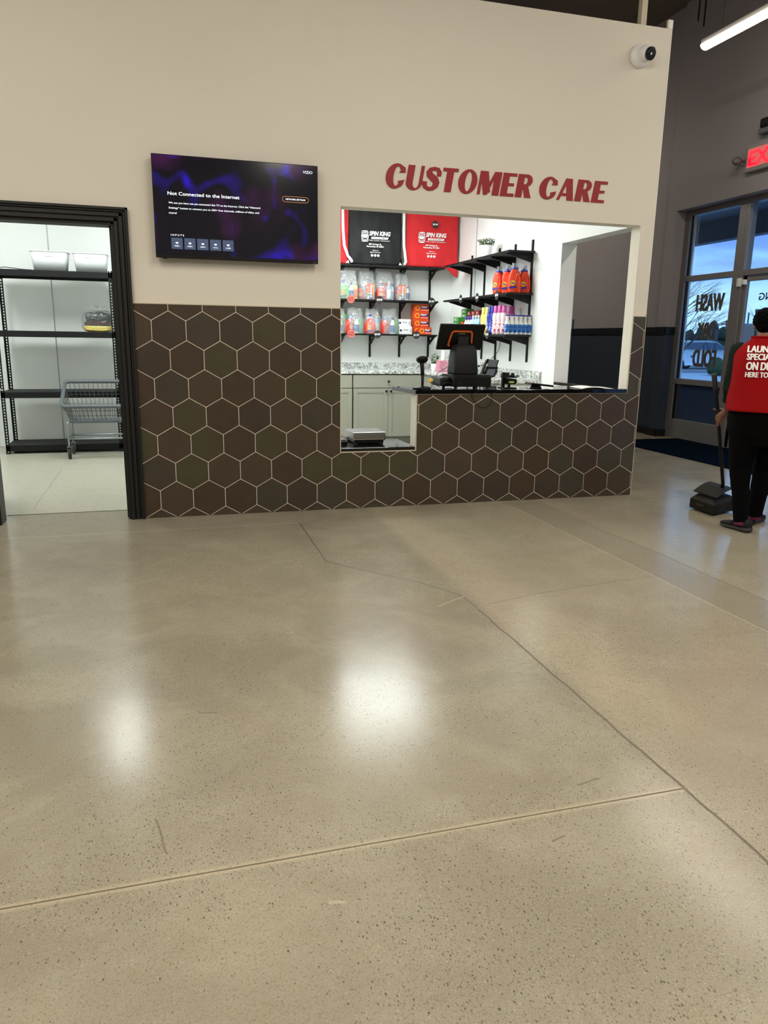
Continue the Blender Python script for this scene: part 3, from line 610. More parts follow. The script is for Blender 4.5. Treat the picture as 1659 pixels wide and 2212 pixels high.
for i, (s, wd) in enumerate((('We see you have not yet connected this TV to the Internet. Click the "Network', .55), ('Settings" button to connect you to 250+ free channels, millions of titles, and', .54), ('more!', .045))):
    st(); put_text(b, s, scr(.088, .468+i*.049), ux, uz, width=wd*wv, height=.018*hv, bold=.012)
st(); put_text(b, 'INPUTS', scr(.093, .782), ux, uz, width=.077*wv, height=.018*hv, bold=.015, space=1.6)
st(); put_text(b, 'VIZIO', scr(.905, .085), ux, uz, width=.06*wv, height=.028*hv, bold=.0)
st(); put_text(b, 'NETWORK SETTINGS', scr(.795, .36), ux, uz, width=.125*wv, height=.016*hv, bold=.02)
for i, s in enumerate(('HDMI 1', 'HDMI 2', 'HDMI 3', 'Antenna', 'USB')):
    st(); u0 = .094+i*.0765; put_text(b, s, scr(u0+.018, .885), ux, uz, width=.03*wv, height=.011*hv, bold=.02)
    c = scr(u0+.033, .85); b.add([c+v3(-.009, 0, .005), c+v3(.009, 0, .005), c+v3(.007, 0, -.005), c+v3(-.007, 0, -.005)], [(0, 1, 2, 3)])
b.build('screen_text', 'tvtext', tv)
for i in range(5):
    u0 = .094+i*.0765; a, c = scr(u0, .80), scr(u0+.066, .91); MB().box(a.x, c.x, -.0719, -.0716, c.z, a.z).build('input_tile', 'tvtile', tv)
a, c = scr(.775, .325), scr(.94, .38); r = (a.z-c.z)/2; yy = -.0721; pts = []
for k in range(13): t = PI/2+PI*k/12; pts.append(v3(a.x+r+math.cos(t)*r, yy, (a.z+c.z)/2+math.sin(t)*r))
for k in range(13): t = -PI/2+PI*k/12; pts.append(v3(c.x-r+math.cos(t)*r, yy, (a.z+c.z)/2+math.sin(t)*r))
MB().tube(pts+[pts[0]], .0016, 5).build('button_outline', 'tvorange', tv)
MB().box(.10, .13, -.068, -.05, 1.811, 1.819).build('sensor_bar', 'black_plastic', tv)
b = MB(); put_text(b, 'VIZIO', scr(.965, .992), ux, uz, width=.026*wv, height=.007*hv, bold=.01); b.build('badge', 'steel', tv)
# CUSTOMER CARE: bold slanted letters, one thing per letter
def arc(cx, cy, rx, ry, a0, a1, n=14): return [(cx+rx*math.cos(math.radians(a0+(a1-a0)*i/n)), cy+ry*math.sin(math.radians(a0+(a1-a0)*i/n))) for i in range(n+1)]
def strip2(out, inn): return [[out[i], out[i+1], inn[i+1], inn[i]] for i in range(len(out)-1)]
def wstroke(pts, ws):
    L_, R_ = [], []
    for i, p in enumerate(pts):
        a = pts[max(0, i-1)]; c = pts[min(len(pts)-1, i+1)]; dx, dy = c[0]-a[0], c[1]-a[1]; l = math.hypot(dx, dy)
        nx, ny = -dy/l*ws[i]/2, dx/l*ws[i]/2; L_.append((p[0]+nx, p[1]+ny)); R_.append((p[0]-nx, p[1]-ny))
    return strip2(L_, R_)
def glyph(ch):
    """units of cap height; returns (polygons, width)"""
    S = .25
    if ch == 'C': return strip2(arc(.36, .5, .36, .52, 38, 322, 22), arc(.40, .5, .125, .41, 42, 318, 22))+[[(.46, .66), (.69, .66), (.67, .84), (.6, .92)], [(.46, .30), (.69, .37), (.66, .18), (.58, .06)]], .70
    if ch == 'U':
        return [[(0, 1), (.25, 1), (.25, .3), (0, .3)], [(.48, 1), (.60, 1), (.60, .3), (.48, .3)]]+strip2(arc(.3, .3, .30, .33, 180, 360, 14), arc(.365, .3, .115, .24, 180, 360, 14)), .60
    if ch == 'S':
        p = [(.52, .62), (.52, .78), (.44, .90), (.31, .93), (.19, .88), (.14, .77), (.17, .66), (.28, .56), (.40, .46), (.46, .34), (.44, .2), (.34, .09), (.2, .07), (.08, .14), (.03, .26), (.03, .37)]
        wd = [.17, .17, .16, .15, .18, .22, .24, .26, .26, .24, .22, .17, .15, .15, .17, .17]
        return wstroke(p, wd), .58
    if ch == 'T': return [[(0, 1), (.58, 1), (.58, .86), (0, .86)], [(.16, .86), (.42, .86), (.42, 0), (.16, 0)]], .58
    if ch == 'O': return strip2(arc(.36, .5, .36, .52, 0, 360, 32), arc(.38, .5, .125, .42, 0, 360, 32)), .73
    if ch == 'M': return [[(0, 0), (.11, 0), (.11, 1), (0, 1)], [(.0, 1), (.30, 1), (.50, .12), (.24, 0)], [(.24, 0), (.38, 0), (.66, 1), (.56, 1)], [(.56, 1), (.84, 1), (.84, 0), (.58, 0)]], .84
    if ch == 'E': return [[(0, 0), (.26, 0), (.26, 1), (0, 1)], [(.26, 1), (.54, 1), (.54, .87), (.26, .87)], [(.26, .57), (.48, .57), (.48, .45), (.26, .45)], [(.26, .13), (.54, .13), (.54, 0), (.26, 0)]], .54
    if ch == 'R': return [[(0, 0), (.26, 0), (.26, 1), (0, 1)], [(.24, .5), (.44, .52), (.64, 0), (.38, 0)], [(.26, 1), (.36, 1), (.36, .88), (.26, .88)], [(.26, .57), (.36, .57), (.36, .45), (.26, .45)]]+strip2(arc(.34, .725, .25, .275, -90, 90, 14), arc(.32, .725, .08, .155, -90, 90, 14)), .63
    if ch == 'A': return [[(.0, 0), (.11, 0), (.36, 1), (.24, 1)], [(.24, 1), (.50, 1), (.68, 0), (.42, 0)], [(.14, .32), (.52, .32), (.54, .2), (.12, .2)]], .68
    return [], .3
def letters(s, x0, x1, z0, h, slant, wlabel):
    gap = .06; tot = sum(glyph(c)[1] for c in s)+gap*(len(s)-1); k = (x1-x0-h*slant)/tot; x = x0
    for i, c in enumerate(s):
        polys, wd = glyph(c); b = MB(); T_ = lambda p: (x+p[0]*k+p[1]*h*slant, z0+p[1]*h)
        for j, p in enumerate(polys): b.prism([T_(q) for q in p], -.006-.0001*j, -.001, 'y')
        tag(b.build('wall_letter', 'red_sign'), wlabel[i], 'sign', 'red slanted letters on the beige wall'); x += (wd+gap)*k
ordw = 'red slanted letter %s on the beige wall, %s'
letters('CUSTOMER', 1.665, 2.862, 2.374, .165, .17, [ordw % (c, t) for c, t in zip('CUSTOMER', ('first of the word CUSTOMER', 'second of CUSTOMER, after the C', 'in CUSTOMER between U and T', 'in CUSTOMER between S and O', 'round, in the middle of CUSTOMER', 'widest of the word CUSTOMER', 'in CUSTOMER between M and R', 'last of the word CUSTOMER'))])
letters('CARE', 2.895, 3.50, 2.376, .158, .17, [ordw % (c, t) for c, t in zip('CARE', ('first of the word CARE', 'second of the word CARE', 'third of the word CARE', 'last of the word CARE'))])
# ================================================================ STORAGE ROOM
rk = thing('storage_rack', 'tall black boltless steel rack against the white storage room wall', 'rack', (-1.05, 3.7, 0))
RX0, RX1, RY0, RY1 = -1.665, -.437, 3.43, 3.93
zs = (.03, .615, 1.27, 1.903)
for i, z in enumerate(zs):
    h = .066
    sh = MB().box(RX0+.006, RX1-.006, RY0+.004, RY1-.004, z+h-.014, z+h-.002)
    for k in range(1, 8): x = RX0+(RX1-RX0)*k/8; sh.box(x-.002, x+.002, RY0+.01, RY1-.01, z+h-.002, z+h)
    sh.build('shelf', 'shelf_black', rk)
    bm_ = MB().box(RX0, RX1, RY0, RY0+.02, z, z+h).box(RX0, RX1, RY1-.02, RY1, z, z+h).box(RX0, RX0+.02, RY0, RY1, z, z+h).box(RX1-.02, RX1, RY0, RY1, z, z+h)
    bm_.build('beam', 'black_metal', rk, bevel=.003)
for (x, y, sx_, sy_) in ((RX0, RY0, 1, 1), (RX1, RY0, -1, 1), (RX0, RY1, 1, -1), (RX1, RY1, -1, -1)):
    b = MB(); w_ = .042; t_ = .003; n = 64; dz = 1.985/n
    for face in (0, 1):                      # two flanges, each pierced by a row of slots
        for k in range(n):
            z0 = k*dz; z1 = z0+dz
            segs = ((0, w_, z0, z0+dz*.45), (0, w_*.36, z0+dz*.45, z1), (w_*.66, w_, z0+dz*.45, z1))
            for a, c, p, q in segs:
                if face == 0: b.box(x+sx_*a, x+sx_*c, y, y+sy_*t_, p, q)
                else: b.box(x, x+sx_*t_, y+sy_*a, y+sy_*c, p, q)
    pst = b.build('post', 'black_metal', rk)
    MB().box(x-.005*sx_, x+sx_*.045, y-.005*sy_, y+sy_*.045, 0, .012).build('foot', 'rubber', pst)
def bin_(x, y, z, w0, h, label, group):
    t = thing('storage_bin', label, 'bin', (x, y, z), group)
    R = []; d = .26
    def rr(a, b_, zz, r=.03):
        return [(sx*(a-r)+r*math.cos(t_), sy*(b_-r)+r*math.sin(t_), zz) for sx, sy, t0 in ((1, 1, 0), (-1, 1, PI/2), (-1, -1, PI), (1, -1, 1.5*PI)) for t_ in (t0, t0+PI/4, t0+PI/2)]
    def fixr(a, b_, zz): return [(sx*(a-.03)+.03*math.cos(t_), sy*(b_-.03)+.03*math.sin(t_), zz) for sx, sy, t0 in ((1, 1, 0), (-1, 1, PI/2), (-1, -1, PI), (1, -1, 1.5*PI)) for t_ in (t0, t0+PI/4, t0+PI/2)]
    k = .9
    MB().rings([fixr(w0/2*.85, d/2*.85, .003), fixr(w0/2*.87, d/2*.87, 0), fixr(w0/2, d/2, h), fixr(w0/2-.005, d/2-.005, h), fixr(w0/2*.85-.005, d/2*.85-.005, .006)], cap=True).build('body', 'bin_white', t, True, world=False)
    MB().rings([fixr(w0/2+.006, d/2+.006, h-.01), fixr(w0/2+.006, d/2+.006, h), fixr(w0/2-.002, d/2-.002, h), fixr(w0/2-.002, d/2-.002, h-.01)], closed=True, cap=False).build('rim', 'white_plastic', t, True, world=False)
    yf = -(d/2)*(.85+.15*.8)-.003
    b = MB(); pts = [(.04+.014*math.cos(a) if math.cos(a) > 0 else -.04+.014*math.cos(a), yf, h*.8+.014*math.sin(a)) for a in [2*PI*i/20+.01 for i in range(20)]]
    b.tube(pts+[pts[0]], .0025, 5); b.build('handle_hole', 'white_plastic', t, True, world=False)
    return t
zt = 1.903+.066
bin_(-1.07, 3.60, zt, .37, .205, 'white open plastic bin on the top rack shelf, the left one', 'white bins on the rack')
bin_(-.655, 3.60, zt, .35, .20, 'white open plastic bin on the top rack shelf, the right one', 'white bins on the rack')
tag(MB().tube([(-1.66, 3.48, zt+.004), (-1.5, 3.47, zt+.02), (-1.35, 3.5, zt+.006), (-1.25, 3.52, zt+.004)], .004, 5).build('loose_wire', 'black_metal', smooth=True), 'thin loose wire lying on the left of the top rack shelf', 'wire')
# bedding in clear bag
zt = 1.27+.066
def pillow(mb, cx, cy, cz, ax, ay, az, n=22, seed=0, p=.5):
    R = []
    for i in range(n+1):
        a = -PI/2+PI*i/n; r = max(.02, math.copysign(abs(math.cos(a))**p, 1)); z = math.copysign(abs(math.sin(a))**p, math.sin(a))
        R.append([(cx+ax*r*math.copysign(abs(math.cos(t))**.7, math.cos(t))*(1+.06*noise.noise((t*2, i*.3, seed))), cy+ay*r*math.copysign(abs(math.sin(t))**.7, math.sin(t)), cz+az*z+az*.25*noise.noise((math.cos(t)*1.5, math.sin(t)*1.5, seed+3))*r) for t in [2*PI*k/28 for k in range(28)]])
    return mb.rings(R)
bd = thing('bedding_bundle', 'bagged stack of folded yellow, maroon and dark blankets on the second rack shelf', 'bedding', (-.63, 3.62, zt))
pillow(MB(), -.63, 3.62, zt+.038, .155, .15, .036, seed=1).build('yellow_blanket', 'blanket_yellow', bd, True)
pillow(MB(), -.625, 3.62, zt+.09, .15, .145, .03, seed=2).build('maroon_blanket', 'blanket_maroon', bd, True)
pillow(MB(), -.62, 3.62, zt+.155, .14, .135, .062, seed=3).build('dark_blanket', 'blanket_dark', bd, True)
b = pillow(MB(), -.625, 3.62, zt+.118, .172, .17, .116, n=26, seed=5)
b.v = [v+Vector((noise.noise(v*14), noise.noise(v*14+v3(5, 5, 5)), noise.noise(v*14+v3(9, 1, 5))))*.012 for v in b.v]
b.build('plastic_wrap', 'bag_clear', bd, True)
R = [[(-.60+r*math.cos(t)*(1+.5*math.sin(3*t)), 3.6+r*math.sin(t), zt+z) for t in [2*PI*k/14 for k in range(14)]] for r, z in ((.05, .215), (.018, .235), (.03, .26), (.055, .29))]
MB().rings(R, cap=False).build('bag_knot', 'bag_clear', bd, True)
# laundry cart
ct = thing('laundry_cart', 'grey wire laundry cart with vinyl rim on casters in the storage room', 'cart', (-.55, 3.15, 0))
zr = .625
# rim corners from the photo: near long side and far long side
nl, fl = atz(131, 878, zr+.0), atz(141, 826, zr)
cx0 = -1.085; cx1 = -.22; cy0 = nl.y; cy1 = min(fl.y, cy0+.55)
cy0, cy1 = 3.02, 3.40
def rrect(x0, x1, y0, y1, z, r, n=6):
    P = []
    for cx_, cy_, t0 in ((x1-r, y1-r, 0), (x0+r, y1-r, 90), (x0+r, y0+r, 180), (x1-r, y0+r, 270)):
        for k in range(n+1):
            t = math.radians(t0+90*k/n); P.append((cx_+r*math.cos(t), cy_+r*math.sin(t), z))
    return P+[P[0]]
CX0, CX1, CY0, CY1, CZ = -.995, -.13, 2.88, 3.36, .565
def tilt(P, f=0.0): return [(x, y, CZ+(.235*(y-CY0)/(CY1-CY0))-(CZ+(.235*(y-CY0)/(CY1-CY0))-zb)*f) for x, y, z in P]
zb = .40
nt_ = tilt(rrect(CX0, CX1, CY0, CY1, CZ, .05))
MB().tube(nt_, .021, 10).build('rim', 'grey_vinyl', ct, True)
b = MB(); ins = .07; zb = .40
for k in range(1, 4):
    f = k/3.0; b.tube(tilt(rrect(CX0+ins*f, CX1-ins*f, CY0+ins*f, CY1-ins*f, 0, .05), f), .003, 5)
nx, ny = 16, 10
for k in range(nx+1):
    x = CX0+.04+(CX1-CX0-.08)*k/nx; xb = CX0+ins+.03+(CX1-CX0-2*ins-.06)*k/nx
    b.tube([(x, CY0, CZ), (xb, CY0+ins, zb), (xb, CY1-ins, zb), (x, CY1, CZ+.235)], .0025, 5)
for k in range(ny+1):
    y = CY0+.04+(CY1-CY0-.08)*k/ny; yb = CY0+ins+.03+(CY1-CY0-2*ins-.06)*k/ny
    b.tube([(CX0, y, tilt([(0, y, 0)])[0][2]), (CX0+ins, yb, zb), (CX1-ins, yb, zb), (CX1, y, tilt([(0, y, 0)])[0][2])], .0025, 5)
b.build('wire_basket', 'wire_grey', ct)
MB().tube(rrect(CX0+ins, CX1-ins, CY0+ins, CY1-ins, zb-.004, .04), .012, 8).build('base_ring', 'grey_vinyl', ct, True)
fx0, fx1, fy0, fy1 = -.955, -.24, 2.96, 3.32
for (x, y) in ((fx0, fy0), (fx0, fy1), (fx1, fy0), (fx1, fy1)):
    MB().tube([(x, y, .135), (x, y, .37), (x+(.01 if x < -.5 else -.01), y, .395)], .0125, 10).build('leg', 'galv', ct, True)
    c = MB().box(x-.022, x+.022, y-.022, y+.022, .128, .136).box(x-.019, x-.016, y-.02, y+.02, .045, .13).box(x+.016, x+.019, y-.02, y+.02, .045, .13)
    cc = c.build('caster', 'steel', ct)
    MB().lathe([(.001, -.013), (.05, -.013), (.056, -.008), (.056, .008), (.05, .013), (.001, .013)], n=24, T=Matrix.Translation((x, y, .057)) @ Matrix.Rotation(PI/2, 4, 'Y')).build('wheel', 'rubber', cc, True)
b = MB()
for y, z in ((fy0, .215), (fy1, .215)): b.tube([(fx0, y, z), (fx1, y, z)], .011, 8)
for x in (fx0, fx1): b.tube([(x, fy0, .215), (x, fy1, .215)], .010, 8)
b.build('stretcher', 'galv', ct, True)
# ================================================================ SERVICE ROOM JOINERY
# low pass-through counter and high counter
lc = thing('low_counter', 'low black stone counter slab in the notch of the tiled wall', 'counter', (1.65, .25, .45))
MB().box(1.352, 1.953, .0, .50, .448, .475).build('slab', 'black_granite', lc, bevel=.003)
MB().box(1.36, 1.95, .44, .47, 0, .446).build('support_panel', 'white_paint', lc)
hc = thing('service_counter', 'long black stone service counter on top of the tiled half wall', 'counter', (2.9, .2, .89))
b = MB(); b.prism([(1.94, -.022), (3.826, -.022), (3.826, .118), (3.785, .118), (3.785, .44), (1.90, .44), (1.88, .42)], .889, .921, 'z'); b.build('slab', 'black_granite', hc, bevel=.003)
MB().box(2.25, 3.78, .395, .425, 0, .888).build('back_panel', 'white_paint', hc)
tag(MB().box(3.792, 3.97, .13, 1.185, .888, .915).build('window_sill', 'black_granite', bevel=.003), 'black stone sill of the side opening at the counter end', 'sill')
# base cabinets: back run
YC = 3.50
def cab_door(b0, parent, x0, x1, z0, z1, knob_x):
    fr = .052; yf = YC-.02
    d = MB().box(x0, x1, yf, YC, z0, z1); d.box(x0, x0+fr, yf-.006, yf, z0, z1).box(x1-fr, x1, yf-.006, yf, z0, z1).box(x0+fr, x1-fr, yf-.006, yf, z0, z0+fr).box(x0+fr, x1-fr, yf-.006, yf, z1-fr, z1)
    i = .012; d.box(x0+fr, x0+fr+i, yf-.003, yf, z0+fr, z1-fr).box(x1-fr-i, x1-fr, yf-.003, yf, z0+fr, z1-fr).box(x0+fr, x1-fr, yf-.003, yf, z0+fr, z0+fr+i).box(x0+fr, x1-fr, yf-.003, yf, z1-fr-i, z1-fr)
    o = d.build('door', 'cabinet', parent, bevel=.002)
    knob(knob_x, yf-.006, z1-.035, o)
def knob(x, y, z, parent):
    MB().lathe([(.006, 0), (.006, .012), (.013, .016), (.016, .023), (.012, .029), (.001, .031)], n=14, T=Matrix.Translation((x, y, z)) @ Matrix.Rotation(PI/2, 4, 'X')).build('knob', 'black_metal', parent, True)
def cabinet(x0, x1, label, doors=2):
    t = thing('base_cabinet', label, 'cabinet', ((x0+x1)/2, 3.8, 0), 'grey base cabinets')
    MB().box(x0+.001, x1-.001, YC, YB-.004, .09, .88).box(x0+.001, x1-.001, YC+.06, YB-.004, 0, .09).build('body', 'cabinet', t)
    MB().box(x0+.001, x1-.001, YC-.001, YC+.002, .1, .88).build('face_gap', 'dark_gap', t)
    dr = MB().box(x0+.005, x1-.005, YC-.02, YC-.001, .712, .868).build('drawer', 'cabinet', t, bevel=.002); knob((x0+x1)/2, YC-.02, .79, dr)
    wd = (x1-x0-.01)/doors
    for k in range(doors):
        a = x0+.005+wd*k; cab_door(None, t, a+.002, a+wd-.002, .10, .704, (a+wd-.03) if k == 0 else (a+.03))
cabinet(1.376, 2.288, 'grey base cabinet at the left end of the back run, mostly behind the wall')
cabinet(2.292, 3.204, 'grey base cabinet with wide drawer and two panelled doors, seen below the marble')
t = thing('base_cabinet', 'grey base cabinet run under the marble along the side wall', 'cabinet', (3.49, 2.5, 0), 'grey base cabinets')
MB().box(3.208, XS-.004, 1.47, YB-.004, .09, .88).box(3.27, XS-.004, 1.49, YB-.004, 0, .09).build('body', 'cabinet', t)
for k, (a, c) in enumerate(((1.48, 1.98), (1.99, 2.49), (2.50, 3.0))):
    o = MB().box(3.188, 3.206, a, c-.005, .10, .704).box(3.183, 3.189, a, a+.05, .1, .704).box(3.183, 3.189, c-.055, c-.005, .1, .704).box(3.183, 3.189, a, c-.005, .1, .15).box(3.183, 3.189, a, c-.005, .654, .704).build('door', 'cabinet', t, bevel=.002)
    MB().lathe([(.006, 0), (.006, .012), (.014, .02), (.001, .03)], n=12, T=Matrix.Translation((3.183, c-.03, .67)) @ Matrix.Rotation(-PI/2, 4, 'Y')).build('knob', 'black_metal', o, True)
    MB().box(3.188, 3.206, a, c-.005, .712, .868).build('drawer', 'cabinet', t, bevel=.002)
ms = thing('marble_worktop', 'white worktop with grey marble veins and backsplash behind the counter', 'worktop', (2.6, 3.8, .89))
MB().box(1.376, XS, 3.47, YB-.001, .882, .92).build('top', 'marble', ms, bevel=.003)
MB().box(3.18, XS, 1.45, 3.47, .882, .92).build('top', 'marble', ms, bevel=.003)
MB().box(1.376, XS, YB-.02, YB, .92, 1.0).build('backsplash', 'marble', ms)
MB().box(XS-.02, XS, 1.45, YB-.02, .92, 1.0).build('backsplash', 'marble', ms)
# wall shelf units: slotted uprights, brackets, boards
LV = (1.37, 1.79, 2.205)
def bracket_poly(): return [(0, 0), (.27, 0), (.27, -.014), (.03, -.105), (0, -.105)]
su = thing('wall_shelving', 'black bracket shelving of three boards along the back wall', 'shelving', (2.6, 3.95, 1.0))
posts = (1.46, 1.86, 2.26, 2.665, 3.07, 3.475)
for x in posts:
    MB().box(x-.013, x+.013, YB-.016, YB, 1.075, 2.32).build('upright', 'black_metal', su, bevel=.002)
    for z in LV:
        b = MB(); zz = z-.02
        for s0 in (x-.012, x+.008):
            b.prism([(YB-.016, zz), (YB-.28, zz), (YB-.28, zz-.012), (YB-.016, zz-.02)], s0, s0+.004, 'x')
            b.prism([(YB-.016, zz-.02), (YB-.04, zz-.02), (YB-.04, zz-.105), (YB-.016, zz-.115)], s0, s0+.004, 'x')
            b.prism([(YB-.04, zz-.085), (YB-.04, zz-.11), (YB-.24, zz-.012), (YB-.19, zz-.012)], s0, s0+.004, 'x')
        b.box(x-.012, x+.012, YB-.28, YB-.016, zz-.004, zz)
        b.build('bracket', 'black_metal', su)
for z, x1 in zip(LV, (3.50, 3.50, 3.575)): MB().box(1.36, x1, 3.80, YB-.018, z-.02, z).build('board', 'shelf_black', su, bevel=.002)
s2 = thing('wall_shelving', 'black bracket shelving of three boards on the side wall', 'shelving', (3.65, 2.6, 1.0))
for y in (1.79, 2.195, 2.60, 3.0, 3.405):
    MB().box(XS-.016, XS, y-.014, y+.014, 1.085, 2.325).build('upright', 'black_metal', s2, bevel=.002)
    for z in LV:
        b = MB(); zz = z-.02
        b.prism([(XS-.016, zz), (XS-.29, zz), (XS-.29, zz-.012), (XS-.05, zz-.075), (XS-.016, zz-.085)], y-.012, y+.012, 'y')
        b.build('bracket', 'black_metal', s2)
for z in LV: MB().box(3.475, XS-.018, 1.70, 3.56, z-.02, z).build('board', 'shelf_black', s2, bevel=.002)
# ================================================================ LAUNDRY BAGS WITH PRINT
def cloth_bag(x0, x1, z0, z1, y, mk, name, label, seed, flare=0.0, logo=False, group='drawstring laundry bags'):
    t = thing(name, label, 'laundry bag', ((x0+x1)/2, y, z0), group)
    n, m_ = 26, 30
    def surf(u, v):
        x = x0+(x1-x0)*u; zz = z0+(z1-z0)*v
        if flare: q_ = max(0, min(1, (u-.74)/.26)); x = x0+(x1+flare*(1-v)**2-x0)*u; zz -= .115*q_*q_*(3-2*q_)*(1-v)**2.2
        wv_ = .016*noise.noise((u*3+seed, v*3, seed))+.010*noise.noise((u*7+seed, v*5+u*3, 2.0))
        return x, y+wv_, zz
    F = [[surf(i/n, j/m_) for j in range(m_+1)] for i in range(n+1)]
    vs_ = []; fs = []
    for i in range(n+1):
        for j in range(m_+1):
            x, yy, zz = F[i][j]; e_ = min(i, n-i)/n*2; th = .004+.02*min(1, e_*3)*.5*(1-abs(j/m_-.4)); vs_.append((x, yy-th, zz))
    o = len(vs_)
    for i in range(n+1):
        for j in range(m_+1):
            x, yy, zz = F[i][j]; vs_.append((x, yy+.006, zz))
    id_ = lambda i, j: i*(m_+1)+j
    for i in range(n):
        for j in range(m_):
            fs.append((id_(i, j), id_(i+1, j), id_(i+1, j+1), id_(i, j+1))); fs.append((o+id_(i, j), o+id_(i, j+1), o+id_(i+1, j+1), o+id_(i+1, j)))
    for i in range(n): fs.append((id_(i, 0), o+id_(i, 0), o+id_(i+1, 0), id_(i+1, 0))); fs.append((id_(i, m_), id_(i+1, m_), o+id_(i+1, m_), o+id_(i, m_)))
    for j in range(m_): fs.append((id_(0, j), id_(0, j+1), o+id_(0, j+1), o+id_(0, j))); fs.append((id_(n, j), o+id_(n, j), o+id_(n, j+1), id_(n, j+1)))
    MB().add(vs_, fs).build('cloth', mk, t, True)
    if logo:
        yl = y-.034; w_ = x1-x0; cx_, cz_ = logo
        P = lambda a, c: v3(cx_+a, yl, cz_+c)
        b = MB()
        # crown in a ring on a framed square
        def quad(a, c, d, e_): b.add([P(a, d), P(c, d), P(c, e_), P(a, e_)], [(0, 1, 2, 3)])
        for q in ((-.19, -.105, .052, .065), (-.19, -.105, -.065, -.052), (-.19, -.18, -.065, .065), (-.115, -.105, -.065, .065)): quad(*q)
        for k in range(28):
            a0, a1 = 2*PI*k/28, 2*PI*(k+1)/28; c0 = -.1475
            b.add([P(c0+.048*math.cos(a0), .048*math.sin(a0)), P(c0+.048*math.cos(a1), .048*math.sin(a1)), P(c0+.040*math.cos(a1), .040*math.sin(a1)), P(c0+.040*math.cos(a0), .040*math.sin(a0))], [(0, 1, 2, 3)])
        for p in ([(-.172, -.022), (-.123, -.022), (-.117, .008), (-.178, .008)], [(-.178, .008), (-.160, .008), (-.176, .026)], [(-.166, .005), (-.150, .005), (-.160, .034)], [(-.156, .006), (-.139, .006), (-.1475, .040)], [(-.145, .005), (-.129, .005), (-.135, .034)], [(-.135, .008), (-.117, .008), (-.119, .026)]):
            b.add([P(*q) for q in p], [tuple(range(len(p)))])
        X_, Z_ = v3(1, 0, 0), v3(0, 0, 1)
        put_text(b, 'SPIN KING', P(-.093, .012), X_, Z_, width=.275, height=.05, bold=.045, shear=.2)
        b.add([P(-.07, -.03), P(.147, -.03), P(.155, -.004), P(-.062, -.004)], [(0, 1, 2, 3)])
        put_text(b, 'THE CLEAN KINGDOM', P(-.095, -.053), X_, Z_, width=.265, height=.013, bold=.02, space=1.3)
        put_text(b, '280 Cottage St.,', P(-.10, -.098), X_, Z_, width=.17, height=.017, bold=.03, shear=.15)
        put_text(b, 'Pawtucket, RI 02861', P(-.125, -.126), X_, Z_, width=.22, height=.019, bold=.03, shear=.15)
        put_text(b, 'Follow us!', P(-.05, -.168), X_, Z_, width=.075, height=.012, bold=.02, shear=.15)
        put_text(b, '@spinkinglaundry', P(-.08, -.19), X_, Z_, width=.135, height=.012, bold=.02, shear=.15)
        for k in range(3):
            c0 = -.055+.04*k; b.add([P(c0+.016*math.cos(2*PI*i/16), -.222+.016*math.sin(2*PI*i/16)) for i in range(16)], [tuple(range(16))])
        b.build('print', 'print_white', t)
        b = MB(); yl2 = .0005
        Q = lambda a, c: P(a, c)+v3(0, -.0006, 0)
        put_text(b, 'LAUNDROMAT', Q(-.05, -.024), X_, Z_, width=.185, height=.014, bold=.02, space=1.2)
        for k, s in enumerate('fot'): put_text(b, s, Q(-.06+.04*k, -.231), X_, Z_, width=.008, height=.018, bold=.02)
        b.build('print_cutout', mk, t)
    return t
yb_ = 3.85
bgA = cloth_bag(1.62, 2.312, 2.212, 2.92, yb_, 'red_cloth', 'laundry_bag', 'red laundry bag at the left, cut off by the window edge', 1.3)
bgB = cloth_bag(2.325, 2.995, 2.212, 2.92, yb_, 'black_cloth', 'laundry_bag', 'black laundry bag with white logo standing on the top back shelf', 2.7, logo=(2.665, 2.54))
bgC = cloth_bag(3.06, 3.755, 2.212, 2.92, yb_, 'red_cloth', 'laundry_bag', 'red laundry bag with white logo, rightmost on the top back shelf', 4.1, flare=.012, logo=(3.405, 2.56))
def cord(pts, parent, r=.011):
    P = [Vector(p) for p in pts]; MB().tube(P, r, 8).build('drawstring', 'white_cord', parent, True)
cord([(2.235, yb_-.035, 2.92), (2.24, yb_-.035, 2.6), (2.255, yb_-.035, 2.42), (2.30, yb_-.035, 2.30), (2.345, yb_-.035, 2.25), (2.355, yb_-.03, 2.225)], bgA, .018)
cord([(3.02, yb_-.03, 2.92), (3.02, yb_-.03, 2.62), (3.025, yb_-.03, 2.45), (3.045, yb_-.03, 2.32), (3.055, yb_-.03, 2.26), (3.035, yb_-.03, 2.22)], bgB, .018)
MB().prism([(2.96, 2.215), (3.0, 2.215), (2.975, 2.245)], yb_-.04, yb_-.032, 'y').build('corner_patch', 'white_cord', bgB)
MB().prism([(2.27, 2.215), (2.32, 2.215), (2.305, 2.25)], yb_-.04, yb_-.032, 'y').build('corner_patch', 'white_cord', bgA)
